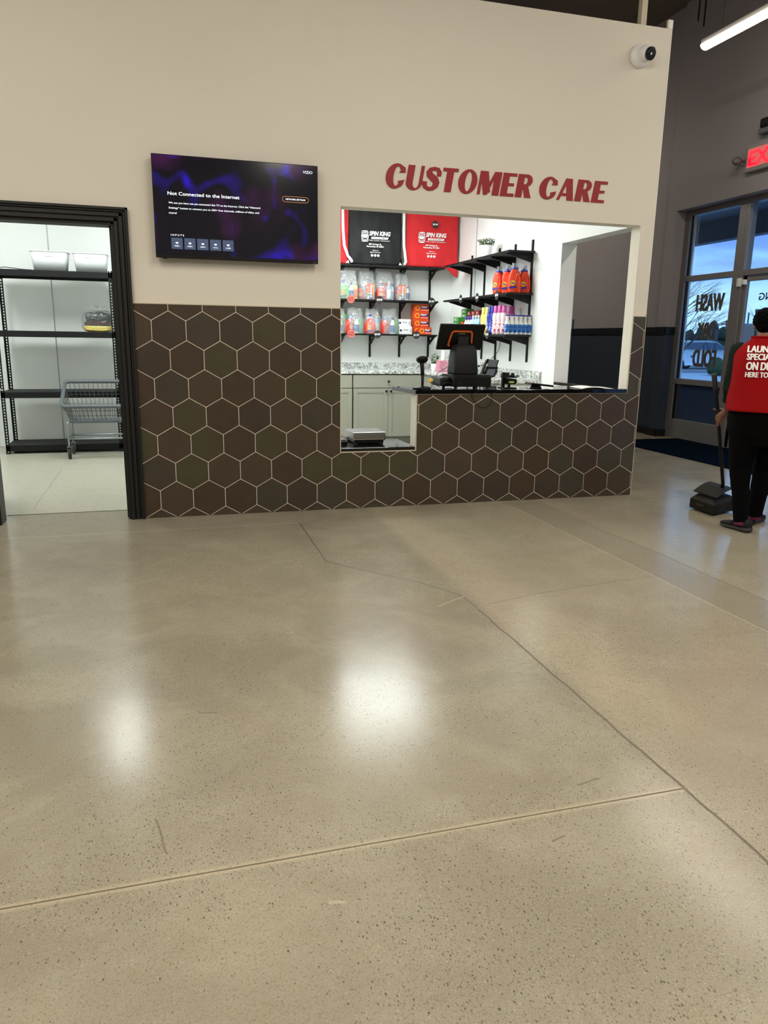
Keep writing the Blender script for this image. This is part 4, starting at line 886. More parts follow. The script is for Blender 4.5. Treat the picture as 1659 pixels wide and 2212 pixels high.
# ================================================================ PRICE BURSTS
def burst(c, ang, r, words, mk, tk, label, cat='price tag', group=None):
    """scalloped paper badge facing direction ang (0 = towards -y)"""
    t = thing('price_tag', label, cat, c, group or 'price badges on the shelf edges', rz=ang)
    P = [((r if k % 2 else r*.86)*math.cos(2*PI*k/44), (r if k % 2 else r*.86)*math.sin(2*PI*k/44)) for k in range(44)]
    b = MB().prism([(a, c_) for a, c_ in P], -.0015, .0015, 'y'); b.build('badge', mk, t, world=False)
    b = MB(); n = len(words)
    for i, wd in enumerate(words):
        hh = .30*r*(1.5 if n == 1 else 1); put_text(b, wd, (-.68*r, -.0022, (n-1)*.22*r-i*.5*r-hh*.4), (1, 0, 0), (0, 0, 1), width=1.36*r, height=hh, bold=.01, strike=.04)
    b.build('lettering', tk, t, world=False)
    return t
yf = 3.795
def back_tag(px, py_, words, mk, tk, label, r=.052): p = aty(px, py_, yf-.004); burst(p, 0, r, words, mk, tk, label)
back_tag(757.9, 645.8, ['DAY NITE', 'BUNDLE'], 'tag_red', 'tag_black', 'coral red round badge on the middle back shelf edge')
back_tag(819.8, 647.7, ['$13.99'], 'tag_black', 'print_white', 'black round badge priced $13.99 on the middle back shelf edge')
back_tag(932, 651.4, ['$7.99'], 'tag_black', 'print_white', 'black round badge priced $7.99 at the right end of the middle back shelf')
back_tag(758.5, 720.6, ['DAY NITE', 'BUNDLE'], 'tag_red', 'tag_black', 'coral red round badge on the lowest back shelf edge')
back_tag(815.3, 722.3, ['$15.99'], 'tag_black', 'print_white', 'black round badge priced $15.99 on the lowest back shelf edge')
back_tag(899.3, 724, ['$1.99'], 'tag_black', 'print_white', 'black round badge priced $1.99 below the orange boxes')
burst(aty(940.3, 485.3, yb_-.05), 0, .048, ['$9.99'], 'tag_black', 'print_white', 'black round badge priced $9.99 pinned on the red laundry bag')
for px, py_, words, label in ((995, 646, '$.99', 'black badge on the middle side shelf, farthest along its edge'), (1030.5, 643, '$3.99', 'black badge on the middle side shelf, second along its edge'), (1073, 637.5, '$5.99', 'black badge on the middle side shelf below the orange jugs'), (1052, 722.5, '$9.99', 'black badge on the lowest side shelf below the yellow bottles')):
    burst(atx(px, py_, 3.47), -PI/2, .052, [words], 'tag_black', 'print_white', label)
# ================================================================ PRODUCTS
def jug(mk, label, loc, rz=0.0, h=.27, kw=.32, clear_cap=False, group='detergent jugs', cat='bottle', side_lab=True):
    """laundry detergent jug: waisted body with a see-through handle loop, collar, cap and round label on the broad face (local -y)"""
    t = thing('detergent_jug', label, cat, loc, group, rz)
    wx, wy = h*kw, h*.20; hb = h*.78
    def body_w(z):
        u = z/hb
        return wx*(1-.08*(1-u)**6) * (1 if u < .45 else 1-.52*((u-.45)/.55)**2.0)
    out = []
    N_ = 18
    for i in range(N_+1): z = hb*i/N_; out.append((body_w(z), z))
    # outline with hole for the handle: left block, right grip
    R = []
    for i in range(N_+1):
        w_, z = out[i]; d = wy*(1-.1*(i/N_)); R.append([(math.copysign(abs(math.cos(a))**.6, math.cos(a))*w_-h*.03*(i/N_), math.copysign(abs(math.sin(a))**.6, math.sin(a))*d, z) for a in [2*PI*k/24 for k in range(24)]])
    b = MB().rings(R)
    bd = b.build('body', mk, t, True, world=False)
    # recessed handle: dark-side grip moulded as a raised loop around a hollow
    P = []
    for k in range(15):
        a = math.radians(-60+k*240/14-90+60); P.append(v3(wx*.42+wx*.26*math.cos(2*PI*k/14), -wy*.80, hb*.52+hb*.27*math.sin(2*PI*k/14)))
    for s in (-1, 1): MB().tube([(p.x, s*p.y*1.08, p.z) for p in P], h*.026, 8).build('handle', mk, t, True, world=False)
    MB().lathe([(h*.135, hb*.985), (h*.135, hb*1.07), (h*.10, hb*1.08)], (-h*.03, 0, 0), 20).build('collar', 'blue_cap', t, True, world=False)
    if clear_cap:
        MB().lathe([(h*.095, hb*1.06), (h*.10, h*1.0), (h*.098, h*1.005), (.001, h*1.005)], (-h*.03, 0, 0), 20, cap=False).build('cap', 'cap_clear', t, True, world=False)
        MB().lathe([(h*.05, hb*1.06), (h*.045, hb*1.16), (.001, hb*1.17)], (-h*.03, 0, 0), 14).build('spout', 'blue_cap', t, True, world=False)
    else: MB().lathe([(h*.10, hb*1.06), (h*.095, h*.97), (h*.085, h), (.001, h)], (-h*.03, 0, 0), 20).build('cap', 'blue_cap', t, True, world=False)
    b = MB(); cx_, cz_ = -wx*.28, hb*.42
    for f, s in ((-1, -1),):
        y = s*(wy*1.0+.0015)
        for r_, m_, e_ in ((wx*.44, 1, 0), (wx*.36, 0, .0006)):
            b.add([(cx_+r_*math.cos(2*PI*k/20), y+s*e_, cz_+r_*.95*math.sin(2*PI*k/20)) for k in range(20)], [tuple(range(20))], m_)
        b.add([(cx_-wx*.55, y+s*.0009, cz_-wx*.55), (cx_+wx*.6, y+s*.0009, cz_-wx*.40), (cx_+wx*.55, y+s*.0009, cz_-wx*.7), (cx_-wx*.5, y+s*.0009, cz_-wx*.8)], [(0, 1, 2, 3)], 2)
        put_text(b, 'Tide', (cx_-wx*.33*(-s), y+s*.0016, cz_-wx*.14), (-s, 0, 0), (0, 0, 1), width=wx*.62, height=wx*.30, m=2, bold=.04)
    b.build('label', ['label_yellow', 'label_orange', 'navy_plastic'], t, world=False)
    return t
def round_bottle(name, label, loc, h, r, bodym, capm, labm=None, group=None, cat='bottle', neck=.72, sq=1.0, capr=.5, text_=None):
    t = thing(name, label, cat, loc, group)
    prof = [(r*.92, 0), (r, h*.02), (r, h*neck*.72), (r*.94, h*neck*.82), (r*.62, h*neck), (r*capr*.9, h*(neck+.04)), (r*capr*.9, h*.86)]
    MB().lathe(prof, n=18, sy=sq).build('body', bodym, t, True, world=False)
    c0 = .84 if capr < .6 else .925
    MB().lathe([(r*capr, h*c0), (r*capr, h*.985), (r*capr*.9, h), (.001, h)], n=16, sy=sq).build('cap', capm, t, True, world=False)
    if capr >= .6: MB().lathe([(r*capr*.8, h*.8), (r*capr*.8, h*.86), (r*capr*1.02, h*.87), (r*capr*1.02, h*.925), (r*.2, h*.926)], n=16, sy=sq, cap=False).build('neck_ring', bodym, t, True, world=False)
    if labm:
        b = MB().lathe([(r*1.012, h*.10), (r*1.015, h*.12), (r*1.015, h*neck*.70), (r*1.012, h*neck*.72)], n=18, sy=sq, cap=False)
        b.build('label', labm, t, True, world=False)
    return t
def tall_bottle(name, label, loc, h, r, bodym, capm, labm, group):
    t = thing(name, label, 'bottle', loc, group)
    MB().lathe([(r*.8, 0), (r*.95, h*.03), (r, h*.2), (r*.88, h*.42), (r, h*.62), (r*.8, h*.74), (r*.62, h*.78)], n=16).build('body', bodym, t, True, world=False)
    MB().lathe([(r*.78, h*.74), (r*.66, h*.80), (r*.60, h*.985), (r*.5, h), (.001, h)], n=16).build('cap', capm, t, True, world=False)
    MB().lathe([(r*1.0, h*.08), (r*1.02, h*.2), (r*.90, h*.42), (r*1.0, h*.52)], n=16, cap=False).build('label', labm, t, True, world=False)
    return t
def carton(name, label, loc, w_, d_, h_, mk, group, rz=0.0, deco=None, cat='box'):
    """box with its broad face to local -y; deco(b, w, h) adds printed shapes with materials"""
    t = thing(name, label, cat, loc, group, rz)
    MB().box(-w_/2, w_/2, -d_/2, d_/2, 0, h_).build('carton', mk, t, bevel=.0015, world=False)
    if deco:
        b = MB(); ms_ = deco(b, w_, h_, -d_/2-.0008); b.build('print', ms_, t, world=False)
    return t
def quad(b, x0, x1, z0, z1, y, m=0): b.add([(x0, y, z0), (x1, y, z0), (x1, y, z1), (x0, y, z1)], [(0, 1, 2, 3)], m)
def disc(b, cx_, cz_, r, y, m=0, n=16): b.add([(cx_+r*math.cos(2*PI*k/n), y, cz_+r*math.sin(2*PI*k/n)) for k in range(n)], [tuple(range(n))], m)
def deco_orange(b, w_, h_, y):
    quad(b, -w_*.06, w_*.48, h_*.40, h_*.72, y, 0); disc(b, -w_*.26, h_*.5, h_*.33, y, 1); disc(b, -w_*.26, h_*.5, h_*.24, y-.0004, 2)
    put_text(b, 'Super', (-w_*.02, y-.0006, h_*.55), (1, 0, 0), (0, 0, 1), width=w_*.40, height=h_*.22, m=3, bold=.04)
    quad(b, -w_*.02, w_*.44, h_*.2, h_*.25, y-.0003, 3); return ['navy_band', 'label_yellow', 'orange_box', 'print_white']
def deco_lines(b, w_, h_, y):
    quad(b, -w_*.49, w_*.49, h_*.93, h_*.99, y, 1); quad(b, -w_*.3, w_*.1, h_*.5, h_*.66, y, 0); quad(b, -w_*.3, w_*.25, h_*.25, h_*.34, y, 0); return ['white_box', 'dark_gap']  # dark top strip is painted shade in the gap between stacked cartons
def deco_white(b, w_, h_, y):
    disc(b, -w_*.42, h_*.5, h_*.16, y, 0); put_text(b, 'Downy', (-w_*.18, y, h_*.5), (1, 0, 0), (0, 0, 1), width=w_*.36, height=h_*.2, m=0, bold=.02)
    quad(b, w_*.40, w_*.43, h_*.2, h_*.8, y, 0); quad(b, w_*.34, w_*.36, h_*.35, h_*.6, y, 0); return ['navy_band']
def deco_bounce(b, w_, h_, y):
    b.add([(-w_/2, y, h_*.02), (w_*.12, y, 0.02*h_), (w_*.2, y, h_*.42), (-w_*.5, y, h_*.38)], [(0, 1, 2, 3)], 0)
    b.add([(-w_*.1, y-.0003, h_*.02), (w_*.3, y-.0003, h_*.02), (w_*.3, y-.0003, h_*.34), (0, y-.0003, h_*.26)], [(0, 1, 2, 3)], 1)
    quad(b, w_*.34, w_*.44, 0.02*h_, h_*.96, y-.0004, 2); quad(b, -w_*.5, w_*.1, h_*.40, h_*.43, y-.0005, 2)
    disc(b, -w_*.22, h_*.2, w_*.1, y-.0005, 3); disc(b, -w_*.28, h_*.09, w_*.12, y-.0005, 3)
    put_text(b, 'bounce', (w_*.02, y-.0008, h_*.93), (0, 0, -1), (1, 0, 0), width=h_*.80, height=w_*.22, m=3, bold=.05)
    return ['teal', 'label_blue', 'label_yellow', 'print_white']
def xpix(px, Y, z): return aty(px, 700, Y).x
def bag_around(x0, x1, z0, zt, y0, y1, label, seed):
    n = 32; R = []
    cx_, cy_ = (x0+x1)/2, (y0+y1)/2; a_, b_ = (x1-x0)/2, (y1-y0)/2
    prof = [(.97, 0), (1, .03), (1.0, .25), (.98, .45), (.95, .62), (.88, .78), (.82, .9), (.86, 1.0)]
    lean = (noise.noise((seed, 0, 0)))*.05
    for k_, (s, u) in enumerate(prof):
        ring = []
        for k in range(n):
            t = 2*PI*k/n; ct_ = math.copysign(abs(math.cos(t))**.55, math.cos(t)); st_ = math.copysign(abs(math.sin(t))**.55, math.sin(t))
            flat = 1-.75*max(0, u-.55)/.45
            wob = .010*noise.noise((math.cos(t)*2+seed, math.sin(t)*2, u*6)) * (0.3+u*1.4)
            zz = z0+.0015+(zt-z0)*u + (.03*noise.noise((math.cos(t)*2.5+seed, math.sin(t)*2.5, 7)) if k_ >= 6 else 0)
            ring.append((cx_+ct_*(a_*s+wob)+lean*u*u, cy_+st_*(b_*s*flat+wob*.6)+.02*u*u, zz))
        R.append(ring)
    b = MB(); b.rings(R, cap=False); b.add(R[0], [tuple(range(n))])
    return tag(b.build('plastic_bag', 'bag', smooth=True), label, 'bag', 'clear plastic bundle bags')
z1_, z2_, z3_ = LV
YF, YM = 3.875, 3.96
mid = z2_
def X_(px, y=YF): return aty(px, 690, y).x
# middle back shelf
jug('green_plastic', 'bright green detergent jug in the first bag of the middle back shelf', (X_(743), YF+.01, mid), 0, .235)
round_bottle('bleach_bottle', 'white bottle with blue cap beside the green jug', (X_(758.5), YF-.01, mid), .20, .031, 'white_plastic', 'blue_cap', 'label_blue', 'small bleach bottles')
round_bottle('softener_bottle', 'yellow bottle with white cap in the first bag, middle back shelf', (X_(767.5), YF-.01, mid), .21, .028, 'yellow_plastic', 'white_plastic', 'label_orange', 'softener bottles', neck=.8)
jug('red_plastic', 'red jug partly behind the left upright orange carton', (X_(782), YM+.01, mid), 0, .18)
carton('dryer_sheet_box', 'orange carton standing on end, left one on the middle back shelf', (X_(797.5), YF-.02, mid), .105, .05, .19, 'orange_box', 'upright dryer sheet cartons', 0.0, deco_bounce)
round_bottle('bleach_bottle', 'white bottle behind the left upright orange carton', (X_(808.5, YM), YM, mid), .20, .028, 'white_plastic', 'white_plastic', 'label_blue', 'small bleach bottles')
jug('red_plastic', 'red jug with facing round label behind the $13.99 badge', (X_(823), YF, mid), 0, .205)
carton('detergent_box', 'plain red carton at the back above the $13.99 badge', (X_(831, 4.02), 4.02, mid), .06, .04, .22, 'red_plastic', 'cartons at the back')
round_bottle('softener_bottle', 'light blue bottle with white cap on the middle back shelf', (X_(838.5), YF-.01, mid), .225, .031, 'light_blue', 'white_plastic', 'print_white', 'softener bottles', neck=.8)
round_bottle('bleach_bottle', 'white bottle with blue cap right of the light blue bottle', (X_(847), YF+.03, mid), .205, .029, 'white_plastic', 'blue_cap', 'light_blue', 'small bleach bottles')
jug('red_plastic', 'dark red jug mostly hidden by the right upright orange carton', (X_(857, YM), YM+.02, mid), 0, .17)
carton('dryer_sheet_box', 'orange carton standing on end, right one on the middle back shelf', (X_(865.5), YF-.02, mid), .10, .05, .185, 'orange_box', 'upright dryer sheet cartons', 0.0, deco_bounce)
round_bottle('bleach_bottle', 'white bottle with blue cap at the right end of the bagged bundles', (X_(878), YF-.02, mid), .18, .028, 'white_plastic', 'blue_cap', 'label_blue', 'small bleach bottles')
bag_around(X_(735.5)-.02, X_(772.5), mid, mid+.35, 3.815, 3.97, 'clear bag around the green jug on the middle back shelf', 1)
bag_around(X_(773.5), X_(811), mid, mid+.36, 3.815, 4.03, 'clear bag around the left upright orange carton', 2)
bag_around(X_(812), X_(851.5), mid, mid+.36, 3.815, 4.06, 'clear bag around the light blue bottle on the middle back shelf', 3)
bag_around(X_(852.5), X_(884), mid, mid+.33, 3.815, 4.03, 'clear bag around the right upright orange carton', 4)
# lowest back shelf
lo = z1_
round_bottle('bleach_bottle', 'white bottle cut off by the window edge on the lowest back shelf', (X_(735), YF, lo), .20, .031, 'white_plastic', 'blue_cap', 'label_blue', 'small bleach bottles')
carton('detergent_box', 'green carton beside the window edge on the lowest back shelf', (X_(744, YM), YM, lo), .045, .10, .24, 'green_box', 'cartons at the back')
jug('red_plastic', 'red jug turned sideways above the lower coral badge', (X_(756), YF+.02, lo), .75, .225)
round_bottle('bleach_bottle', 'white bottle with blue label beside the lower coral badge', (X_(770), YF-.01, lo), .215, .034, 'white_plastic', 'blue_cap', 'label_blue', 'small bleach bottles')
carton('scent_tube', 'thin green upright packet in the left bag of the lowest back shelf', (X_(778), YF+.02, lo), .035, .03, .19, 'thin_green', 'thin green packets')
jug('orange_plastic', 'orange red jug facing out above the $15.99 badge', (X_(800), YF, lo), 0, .235)
round_bottle('softener_bottle', 'pale bottle with white cap behind the $15.99 badge', (X_(816), YF+.05, lo), .225, .028, 'light_blue', 'white_plastic', 'white_plastic', 'softener bottles', neck=.8)
jug('red_plastic', 'red jug turned sideways left of the white cartons', (X_(833), YF+.02, lo), .75, .22)
round_bottle('bleach_bottle', 'white bottle with blue label left of the thin green packet by the white cartons', (X_(848), YF-.01, lo), .21, .034, 'white_plastic', 'blue_cap', 'label_blue', 'small bleach bottles')
carton('scent_tube', 'thin green upright packet just left of the white cartons', (X_(856.5), YF+.02, lo), .035, .03, .185, 'thin_green', 'thin green packets')
bag_around(X_(720), X_(748.5), lo, lo+.30, 3.815, 4.02, 'clear bag cut off by the window edge on the lowest back shelf', 5)
bag_around(X_(749), X_(786), lo, lo+.315, 3.815, 4.0, 'clear bag around the sideways red jug above the lower coral badge', 6)
bag_around(X_(788), X_(823), lo, lo+.315, 3.815, 4.02, 'clear bag around the orange red jug above the $15.99 badge', 7)
bag_around(X_(824.5), X_(861), lo, lo+.315, 3.815, 4.0, 'clear bag next to the white cartons on the lowest back shelf', 8)
carton('dryer_sheet_box', 'white carton, lower of the two on the lowest back shelf', (X_(875), YF, lo), .165, .10, .096, 'white_box', 'white cartons', 0, deco_white)
carton('dryer_sheet_box', 'white carton, upper of the two on the lowest back shelf', (X_(873.5), YF+.02, lo+.0965), .155, .09, .092, 'white_box', 'white cartons', 0, deco_white)
for k, wd in enumerate(('bottom', 'second', 'third', 'top')):
    carton('baking_soda_box', 'orange carton with navy band, %s of the tall stack' % wd, (X_(910)+.004*(k % 2), YF+.07, lo+.0955*k), .205, .12, .095, 'orange_box', 'orange cartons in the stack', 0, deco_orange)
carton('baking_soda_box', 'orange carton with navy band alone in front of the tall stack', (X_(918.5, 3.83), 3.845, lo), .175, .05, .092, 'orange_box', 'orange cartons in the stack', 0, deco_orange)
# side shelf, middle board: orange jugs
def Ys(px, X): return atx(px, 680, X).y
jn = (('at the right, nearest the wall', 1135, 1.80, .275, -.35), ('large, in front with its label showing', 1112, 1.79, .295, -.45), ('behind and left of the large one', 1097, 1.93, .28, -.7), ('leftmost of the group', 1079, 2.0, .275, -1.0), ('at the back between the two nearest', 1124, 1.99, .28, -.5))
for wd, px, Y, h, rz_ in jn:
    jug('orange_plastic', 'orange jug with clear cap, '+wd, (min(3.715, aty(px, 610, Y).x), Y, mid), rz_, h, .235, True, 'orange jugs on the middle side shelf')
t = round_bottle('detergent_pouch', 'clear wrapped bottle with blue and yellow label left of the orange jugs', (3.56, Ys(1069, 3.56), mid), .24, .035, 'cap_clear', 'cap_clear', 'label_blue', None, neck=.8)
# lowest side shelf
for i in range(2):
    for j in range(4):
        carton('dryer_sheet_box', 'green carton, %s of the %s stack on the lowest side shelf' % (('bottom', 'second', 'third', 'top')[j], ('near', 'far')[i]), ((3.545, 3.66)[i], (Ys(993, 3.545), Ys(1010, 3.66))[i], lo+.052*j+(.10 if i else 0)), .15, .10, .05, 'green_box', 'green cartons on the side shelf', -PI/2, deco_lines)
    if i: carton('dryer_sheet_box', 'wide green carton under the far green stack', (3.66, Ys(1010, 3.66), lo), .15, .10, .098, 'green_box', 'green cartons on the side shelf', -PI/2)
for i, px in enumerate((1023, 1032, 1041)):
    for j in range(5):
        carton('dryer_sheet_box', 'dark red carton, %s row from the bottom in the %s stack of three' % (('first', 'second', 'third', 'fourth', 'top')[j], ('far', 'middle', 'near')[i]), (3.67, Ys(px, 3.67), lo+.056*j), .105, .12, .054, 'maroon_box', 'dark red cartons on the side shelf', -PI/2, deco_lines)
round_bottle('detergent_bottle', 'small orange bottle beside the green cartons', (3.53, Ys(1000, 3.53), lo), .15, .04, 'label_orange', 'orange_plastic', 'print_white', None, neck=.85)
for i, px in enumerate((1007.5, 1013, 1018.5)):
    round_bottle('bleach_bottle', 'white bottle with purple cap, %s of three' % ('farthest', 'middle', 'nearest')[i], (3.53, Ys(px, 3.53), lo), .205, .030, 'white_plastic', 'purple_cap', 'light_blue', 'purple capped bottles')
for i, px in enumerate((1023.5, 1029.3, 1035)):
    round_bottle('softener_bottle', 'light blue bottle with white cap, %s of three on the side shelf' % ('farthest', 'middle', 'nearest')[i], (3.53, Ys(px, 3.53), lo), .215, .032, 'light_blue', 'white_plastic', 'light_blue', 'light blue bottles', neck=.8)
for i, px in enumerate((1045, 1052.5)):
    tall_bottle('softener_bottle', 'tall yellow bottle, %s of two' % ('farther', 'nearer')[i], (3.53, Ys(px, 3.53), lo), .295, .036, 'yellow_plastic', 'yellow_plastic', 'floral_yellow', 'yellow bottles')
for i, px in enumerate((1058.5, 1064.5)):
    tall_bottle('softener_bottle', 'tall dark blue bottle, %s of two' % ('farther', 'nearer')[i], (3.53, Ys(px, 3.53), lo), .30, .034, 'navy_plastic', 'navy_plastic', 'floral_blue', 'dark blue bottles')
for i, (px, X) in enumerate(((1071, 3.52), (1079.5, 3.52), (1088.5, 3.55), (1082, 3.60), (1100, 3.66), (1107, 3.70))):
    tall_bottle('scent_bead_bottle', 'tall pink capped bottle, '+('front row, farthest', 'front row, middle', 'front row, nearest', 'second row, behind the front three', 'back row, left of the last', 'back row, nearest the viewer')[i], (X, Ys(px, X), lo), .30, .036, 'label_pink' if i < 3 else 'pink_plastic', 'pink_plastic', 'floral_pink', 'pink bottles')
for i, px in enumerate((1092, 1102.5, 1113.7, 1126, 1137.5, 1148.5)):
    round_bottle('bleach_bottle', 'white bottle with blue label, %s of the front row of six' % ('leftmost', 'second from the left', 'third from the left', 'fourth from the left', 'fifth from the left', 'rightmost')[i], (3.512+.0505*i, 1.737, lo), .20, .0272, 'white_plastic', 'blue_cap', 'label_bleach', 'large bleach bottles', capr=.68)
for i in range(4):
    round_bottle('bleach_bottle', 'white bottle behind the front row, %s of four' % ('leftmost', 'second from the left', 'third from the left', 'rightmost')[i], (3.60+.056*i, 1.805, lo), .20, .0272, 'white_plastic', 'blue_cap', 'label_bleach', 'large bleach bottles', capr=.68)
# potted plants
def plant(loc, rt, rb, h, label, potm, seed, n=70, hh=.09):
    t = thing('potted_plant', label, 'plant', loc, 'potted plants in the service room')
    MB().lathe([(rb, 0), (rb*1.02, .004), (rt, h), (rt*.93, h), (rt*.9, h*.9), (.001, h*.88)], n=28).build('pot', potm, t, True, world=False)
    rnd = random.Random(seed); b = MB(); s = MB()
    for k in range(n):
        a = rnd.uniform(0, 2*PI); r = rt*math.sqrt(rnd.random())*1.0; z = h+rnd.uniform(.0, hh)*(1.15-r/rt*.4); lean = 1+.35*(z-h)/hh
        c = v3(r*math.cos(a)*lean*1.15, r*math.sin(a)*lean*1.15, z); l = rnd.uniform(.016, .026)
        d = v3(math.cos(a+rnd.uniform(-.8, .8)), math.sin(a+rnd.uniform(-.8, .8)), rnd.uniform(.1, 1.0)).normalized(); w_ = d.cross(v3(0, 0, 1)).normalized()*l*.38; up = w_.cross(d).normalized()*l*.12
        b.add([c-d*l*.5, c+w_+up, c+d*l*.6, c-w_+up, c-up], [(0, 1, 2, 3), (0, 4, 1), (1, 4, 2), (2, 4, 3), (3, 4, 0)])
        if k % 5 == 0: s.tube([(c.x*.3, c.y*.3, h*.88), (c.x*.7, c.y*.7, (h+z)/2), c], .0016, 4)
    b.build('foliage', 'leaf', t, world=False); s.build('stem', 'leaf', t, world=False); return t
pp = atx(1049.5, 553, 3.62)
plant((3.62, pp.y, 2.205), .072, .052, .145, 'white pot with small leafy plant on the top side shelf', 'white_plastic', 3, 190, .075)
plant((3.36, 3.50, .92), .045, .035, .09, 'small leafy plant behind the pink tissue box, left side', 'white_plastic', 4, 110, .12)
plant((3.60, 3.50, .92), .045, .035, .09, 'small leafy plant behind the terminal, right of the tissue box', 'white_plastic', 5, 110, .14)
# tissue box
tb = thing('tissue_box', 'pink tissue box with white tissue on the marble worktop', 'box', (3.41, 3.3, .92))
MB().box(3.337, 3.483, 3.25, 3.37, .921, 1.055).build('carton', 'tissue_pink', tb, bevel=.003)
b = MB(); rnd = random.Random(2)
for k in range(9):
    x, z = rnd.uniform(3.35, 3.47), rnd.uniform(.93, 1.045); quad(b, x-.010, x+.010, z-.003, z+.004, 3.2492, 0)
b.build('print', 'print_white', tb)
R = []
for i in range(10):
    u = i/9; R.append([(3.405+(.022-.010*u+.012*math.sin(u*3))*math.cos(a)*(1+.25*math.sin(3*a+u*4)), 3.31+.012*math.sin(a)*(1+.3*math.cos(2*a)), 1.05+.12*u+.012*math.sin(a*2+1)*u) for a in [2*PI*k/20 for k in range(20)]])
MB().rings(R).build('tissue', 'tissue', tb, True)
# ================================================================ ON THE SERVICE COUNTER
zc_ = .921
sn = thing('barcode_scanner', 'black barcode scanner on a round based stand at the counter end', 'scanner', (2.03, .10, zc_))
MB().lathe([(.072, 0), (.075, .006), (.068, .014), (.02, .022), (.014, .03)], (2.03, .10, zc_), 28).build('base', 'black_plastic', sn, True)
MB().tube([(2.035, .10, zc_+.02), (2.035, .10, zc_+.06), (2.033, .10, zc_+.12)], [.010, .011, .014], 12).tube([(2.033, .10, zc_+.11), (2.030, .10, zc_+.16), (2.022, .095, zc_+.215)], [.016, .016, .019], 12).build('pole', 'dark_plastic', sn, True)
hd = Matrix.Translation((2.022, .085, zc_+.228)) @ Matrix.Rotation(-.45, 4, 'X')
MB().lathe([(.001, -.018), (.035, -.018), (.045, -.004), (.044, .012), (.030, .020), (.028, .012), (.001, .012)], n=24, sx=1.05, sy=.95, T=hd).build('head', 'black_plastic', sn, True)
cdr = thing('cash_drawer', 'black cash drawer under the terminal on the service counter', 'cash drawer', (2.42, .2, zc_))
b = MB(); b.box(2.275, 2.60, .04, .36, zc_+.018, zc_+.10)
b.build('case', 'black_plastic', cdr, bevel=.004); MB().box(2.19, 2.278, .10, .36, zc_+.018, zc_+.095).build('side_box', 'black_plastic', cdr, bevel=.02)
for x, y in ((2.30, .06), (2.575, .06), (2.30, .33), (2.575, .33), (2.48, .06)): MB().lathe([(.012, 0), (.012, .019)], (x, y, zc_), 12).build('foot', 'rubber', cdr)
pos = thing('sales_terminal', 'black touch terminal seen from behind with orange outline on the counter', 'screen', (2.41, .2, zc_+.1))
zb_ = zc_+.10
MB().box(2.27, 2.60, .06, .30, zb_, zb_+.012).build('base_plate', 'dark_plastic', pos, bevel=.004)
b = MB()
def srect(x0, x1, y0, y1, z, r=.02, n=5):
    P = []
    for cx_, cy_, t0 in ((x1-r, y1-r, 0), (x0+r, y1-r, 90), (x0+r, y0+r, 180), (x1-r, y0+r, 270)):
        for k in range(n+1): t = math.radians(t0+90*k/n); P.append((cx_+r*math.cos(t), cy_+r*math.sin(t), z))
    return P
b.rings([srect(2.295, 2.49, .06, .24, zb_+.012), srect(2.29, 2.495, .055, .24, zb_+.03), srect(2.300, 2.485, .075, .225, zb_+.20, .02), srect(2.312, 2.472, .095, .21, zb_+.238, .02), srect(2.34, 2.44, .12, .19, zb_+.25, .015)])
b.build('stand', 'dark_plastic', pos, True)
MB().box(2.345, 2.435, .145, .17, zb_+.22, zb_+.31).build('neck', 'dark_plastic', pos, bevel=.004)
TM = Matrix.Translation((2.372, .155, zb_+.30)) @ Matrix.Rotation(-.02, 4, 'Z') @ Matrix.Rotation(.45, 4, 'X')
MB().box(-.192, .192, .0, .026, -.108, .112, T=TM).build('screen_case', 'black_plastic', pos, bevel=.008)
MB().box(-.175, .175, .0262, .0275, -.095, .10, T=TM).build('display', 'black_gloss', pos)
pts = [(-.10, -.003, -.065), (-.10, -.003, -.055), (-.086, -.003, .04), (-.078, -.003, .052), (-.066, -.003, .057), (.066, -.003, .057), (.078, -.003, .052), (.086, -.003, .04), (.098, -.003, -.045)]
b = MB()
def ribbon(b, pts, w_, d_, T):
    P = [Vector(p) for p in pts]; O_, I_ = [], []
    for i, p in enumerate(P):
        a = P[max(0, i-1)]; c = P[min(len(P)-1, i+1)]; t_ = (c-a).normalized(); n_ = v3(-t_.z, 0, t_.x); O_.append(p+n_*w_/2); I_.append(p-n_*w_/2)
    R = [[O_[i], I_[i], I_[i]+v3(0, d_, 0), O_[i]+v3(0, d_, 0)] for i in range(len(P))]; b.rings(R, T=T)
ribbon(b, [(-.085, -.003, -.068)]+pts, .013, .004, TM); b.build('accent_outline', 'orange_ring', pos)
b = MB(); put_text(b, 'SUNMI', (-.028, -.0008, .032), (1, 0, 0), (0, 0, 1), width=.056, height=.010, bold=.02); b.v = [TM @ v for v in b.v]; b.build('lettering', 'steel', pos)
def cable(pts, r, name, label, mk='black_plastic'):
    # smooth Catmull-Rom run
    P = [Vector(p) for p in pts]; Q = []
    for i in range(len(P)-1):
        p0, p1, p2, p3 = P[max(0, i-1)], P[i], P[i+1], P[min(len(P)-1, i+2)]
        for k in range(8):
            t = k/8; Q.append(.5*((2*p1)+(-p0+p2)*t+(2*p0-5*p1+4*p2-p3)*t*t+(-p0+3*p1-3*p2+p3)*t**3))
    Q.append(P[-1]); return tag(MB().tube(Q, r, 7).build(name, mk, smooth=True), label, 'cable')
cable([(2.44, .15, zb_+.02), (2.45, .02, zb_+.01), (2.47, -.028, zc_+.0), aty(1019, 852, -.027), aty(1022, 861, -.02), aty(1033, 876, -.02), aty(1050, 880, -.02), aty(1063, 865, -.02), aty(1061, 852, -.024), (2.68, -.026, zc_+.0), (2.66, .05, zc_+.006), (2.62, .12, zc_+.006)], .0021, 'power_cable', 'thin black cable looping down over the tiled counter front')
